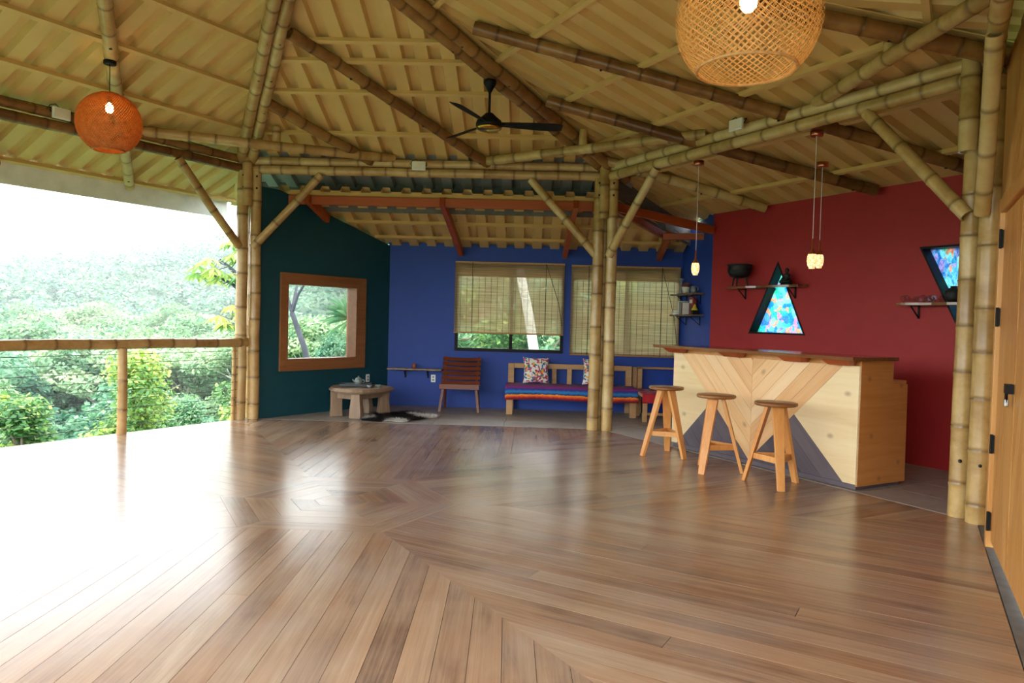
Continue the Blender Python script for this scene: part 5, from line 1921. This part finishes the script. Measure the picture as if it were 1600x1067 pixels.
# tree with large hand shaped leaves beside the railing post column
def palmate(name, label, base, branches, leaf_len, seed, mat='leaf_yellow', nlf=8):
    t = thing(name, label, 'tree', base)
    rg = np.random.RandomState(seed)
    m = MB()
    m.tube([(0, 0, -1), (0, 0, 0), branches[0][0]], [.1, .09, .05], 8)
    LV = MB()
    for p0, p1, cnt in branches:
        p0, p1 = Vector(p0), Vector(p1)
        m.tube([p0, p0.lerp(p1, .5) + UP * .12, p1], [.045, .032, .018], 7)
        for q in range(cnt):
            f = 1 - (q / cnt) * .4
            s = p0.lerp(p1, f)
            dv = Vector((rg.normal(), rg.normal(), rg.normal() * .5 + .35)).normalized()
            c = s + dv * leaf_len * 1.1
            m.tube([s, c], [.010, .006], 5)
            a0 = rg.rand() * 6.28
            tone = float(np.clip(.5 + .3 * rg.normal(), 0, 1))
            for l in range(nlf):
                a = a0 + 2 * math.pi * l / nlf
                d = Vector((math.cos(a), math.sin(a), -.35 - .25 * rg.rand())).normalized()
                L_ = leaf_len * (.8 + .3 * rg.rand())
                sdv = d.cross(UP).normalized() * L_ * .15
                e1 = c + d * L_ * .6; e2 = c + d * L_ - UP * L_ * .22
                LV.add([c, e1 + sdv, e2, e1 - sdv], [(0, 1, 2, 3)], False, tone=[tone] * 4)
    m.build('trunk', 'bark_grey', t)
    LV.build('foliage', mat, t)
    return t


gx, gy = -4.25, 9.6
gz = float(ground(gx, gy))
z0 = -gz
palmate('palmate_tree', 'tree with large hand shaped leaves growing behind the railing corner', (gx, gy, gz),
        [((0, 0, z0 + 1.6), (-.75, -.1, z0 + 2.45), 11), ((0, 0, z0 + 1.7), (-.35, .2, z0 + 2.9), 10), ((0, 0, z0 + 1.5), (-1.15, .1, z0 + 2.2), 8), ((0, 0, z0 + .8), (-.55, 0, z0 + 1.25), 8), ((0, 0, z0 + 1.9), (.5, .2, z0 + 2.7), 5), ((0, 0, z0 + .5), (-.35, .1, z0 + .85), 4)], .30, 9)

# trees just outside the picture window and the rear windows
def bare_tree(label, base, pts, rad, mat, forks=()):
    t = thing('bare_tree', label, 'tree', base)
    m = MB().tube([Vector(p) - Vector(base) for p in pts], rad, 10)
    for f in forks:
        m.tube([Vector(p) - Vector(base) for p in f], [rad[-1] * .8, rad[-1] * .55, rad[-1] * .35], 8)
    m.build('trunk', mat, t)
    return t


gb = Vector((-3.09, 9.53, float(ground(-3.09, 9.53))))
fk = (-3.47, 9.41, 1.4)
bare_tree('grey forked bare trunk outside the picture window', gb, [gb - UP * .3, (-3.09, 9.53, -.06), (-3.22, 9.49, .66), fk], [.09, .075, .06, .05], 'bark_grey',
          [(fk, (-3.57, 9.38, 1.76), (-3.68, 9.34, 2.27)), (fk, (-3.44, 9.53, 1.84), (-3.41, 9.75, 2.24)), (fk, (-3.33, 9.35, 1.77), (-3.09, 9.22, 2.09))])
gw = Vector((1.61, 12.19, float(ground(1.61, 12.19))))
bare_tree('slender white leaning trunk seen through the half raised blind', gw, [gw - UP * .3, (1.61, 12.19, -.15), (1.32, 12.19, 1.53), (1.01, 12.19, 2.9), (.78, 12.18, 3.96)], [.13, .12, .115, .10, .09], 'bark_white')
for j, (x, y, k, h, lab) in enumerate(((-5.31, 17.74, 'umbrella', 5.2, 'feathery green tree filling the middle of the picture window'), (-3.72, 15.06, 'dense', 3.4, 'dark green bush at the inner side of the picture window'), (-7.15, 20.31, 'bright', 6.5, 'yellow green tree behind the forked trunk'),
                                       (-.09, 17.6, 'bright', 5.2, 'yellow green tree behind the half raised blind'), (2.3, 17.2, 'dense', 5.0, 'dark green tree behind the gap between the blinds'), (4.3, 18.6, 'bright', 5.6, 'yellow green tree behind the lowered blind'), (6.0, 17.4, 'dense', 5.4, 'dark green tree behind the corner shelf window'))):
    plant_tree(k, x, y, h, 900 + j, lab)
# spiky palm at the window edge
q = Vector((-2.7, 11.19, 0))
gq = float(ground(q.x, q.y))
t = thing('spiky_palm', 'spiky narrow leaved palm at the edge of the picture window', 'palm', (q.x, q.y, gq))
m = MB().tube([(0, 0, -.3), (0, 0, 1.3 - gq)], [.09, .07], 8); m.build('trunk', 'bark', t)
rgp = np.random.RandomState(8)
m = MB()
for i in range(70):
    a = rgp.rand() * 6.28; el = rgp.uniform(-.5, 1.3)
    d = Vector((math.cos(a) * math.cos(el), math.sin(a) * math.cos(el), math.sin(el)))
    s = d.cross(UP).normalized() * .018
    c = Vector((0, 0, 1.3 - gq)); L_ = rgp.uniform(.5, .8)
    m.add([c - s, c + s, c + d * L_ * .6 + s * 1.3, c + d * L_ - UP * .12, c + d * L_ * .6 - s * 1.3], [(0, 1, 2, 3, 4)], False, tone=[.3 + .4 * rgp.rand()] * 5)
m.build('foliage', 'leaf_mid', t)

# undergrowth on the near slopes and the far forest on the ridge: too many to count
rgu = np.random.RandomState(12)
az = np.radians(rgu.uniform(-60, 25, 900)); r = 15 + 100 * rgu.rand(900) ** 1.3
cx = CAM.x + r * np.sin(az); cy = CAM.y + r * np.cos(az)
ok = (np.hypot(cx, cy) > 12.5) & ~((cy < 9.5) & (np.abs(cx) < 8))
cx, cy, r = cx[ok], cy[ok], r[ok]
cen = np.column_stack([cx, cy, ground(cx, cy) + .6])
sc_ = (.7 + .9 * rgu.rand(len(cx))) * (1 + r / 60)
V, F, T = leaves(cen, np.column_stack([sc_, sc_, sc_ * .8]), 110000, .22, 14)
ug = link('undergrowth', fast_mesh('undergrowth', V, F, 4, 'leaf_mid', tone=T))
tag(ug, 'green undergrowth covering the slope below the hall', 'undergrowth', kind='stuff')

nF = 2600
az = np.radians(rgu.uniform(-50, 20, nF)); r = np.sqrt(rgu.uniform(125 ** 2, 440 ** 2, nF))
cx = CAM.x + r * np.sin(az); cy = CAM.y + r * np.cos(az)
gz_ = ground(cx, cy)
hh = 6 + 5 * rgu.rand(nF)
cen = np.column_stack([cx, cy, gz_ + hh * .7])
per = 5
sub = np.repeat(cen, per, 0) + rgu.normal(size=(nF * per, 3)) * np.array([2.2, 2.2, 1.3])
srad = np.column_stack([1.8 + 1.2 * rgu.rand(nF * per)] * 2 + [1.1 + .7 * rgu.rand(nF * per)])
V, F, T = leaves(sub, srad, 420000, .75, 17, .9, 1.4, .75)
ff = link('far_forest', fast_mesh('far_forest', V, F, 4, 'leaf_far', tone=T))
tag(ff, 'hazy bluish green forest covering the far ridge', 'forest', kind='stuff')



# ------------------------------------------------------------------ haze in the valley air
m, nt, N, L, b = nodes_of('valley_haze')
N.remove(b)
vol = N.new('ShaderNodeVolumeScatter')
vol.inputs['Color'].default_value = (.93, .98, 1, 1)
vol.inputs['Density'].default_value = .0012
vol.inputs['Anisotropy'].default_value = 0.2
L.new(vol.outputs[0], N['Material Output'].inputs['Volume'])
hz = MB().box((-60, 245, 20), (620, 450, 110)).build('haze', 'valley_haze')
tag(hz, 'pale bluish haze hanging over the valley and the ridge', 'haze', kind='stuff')
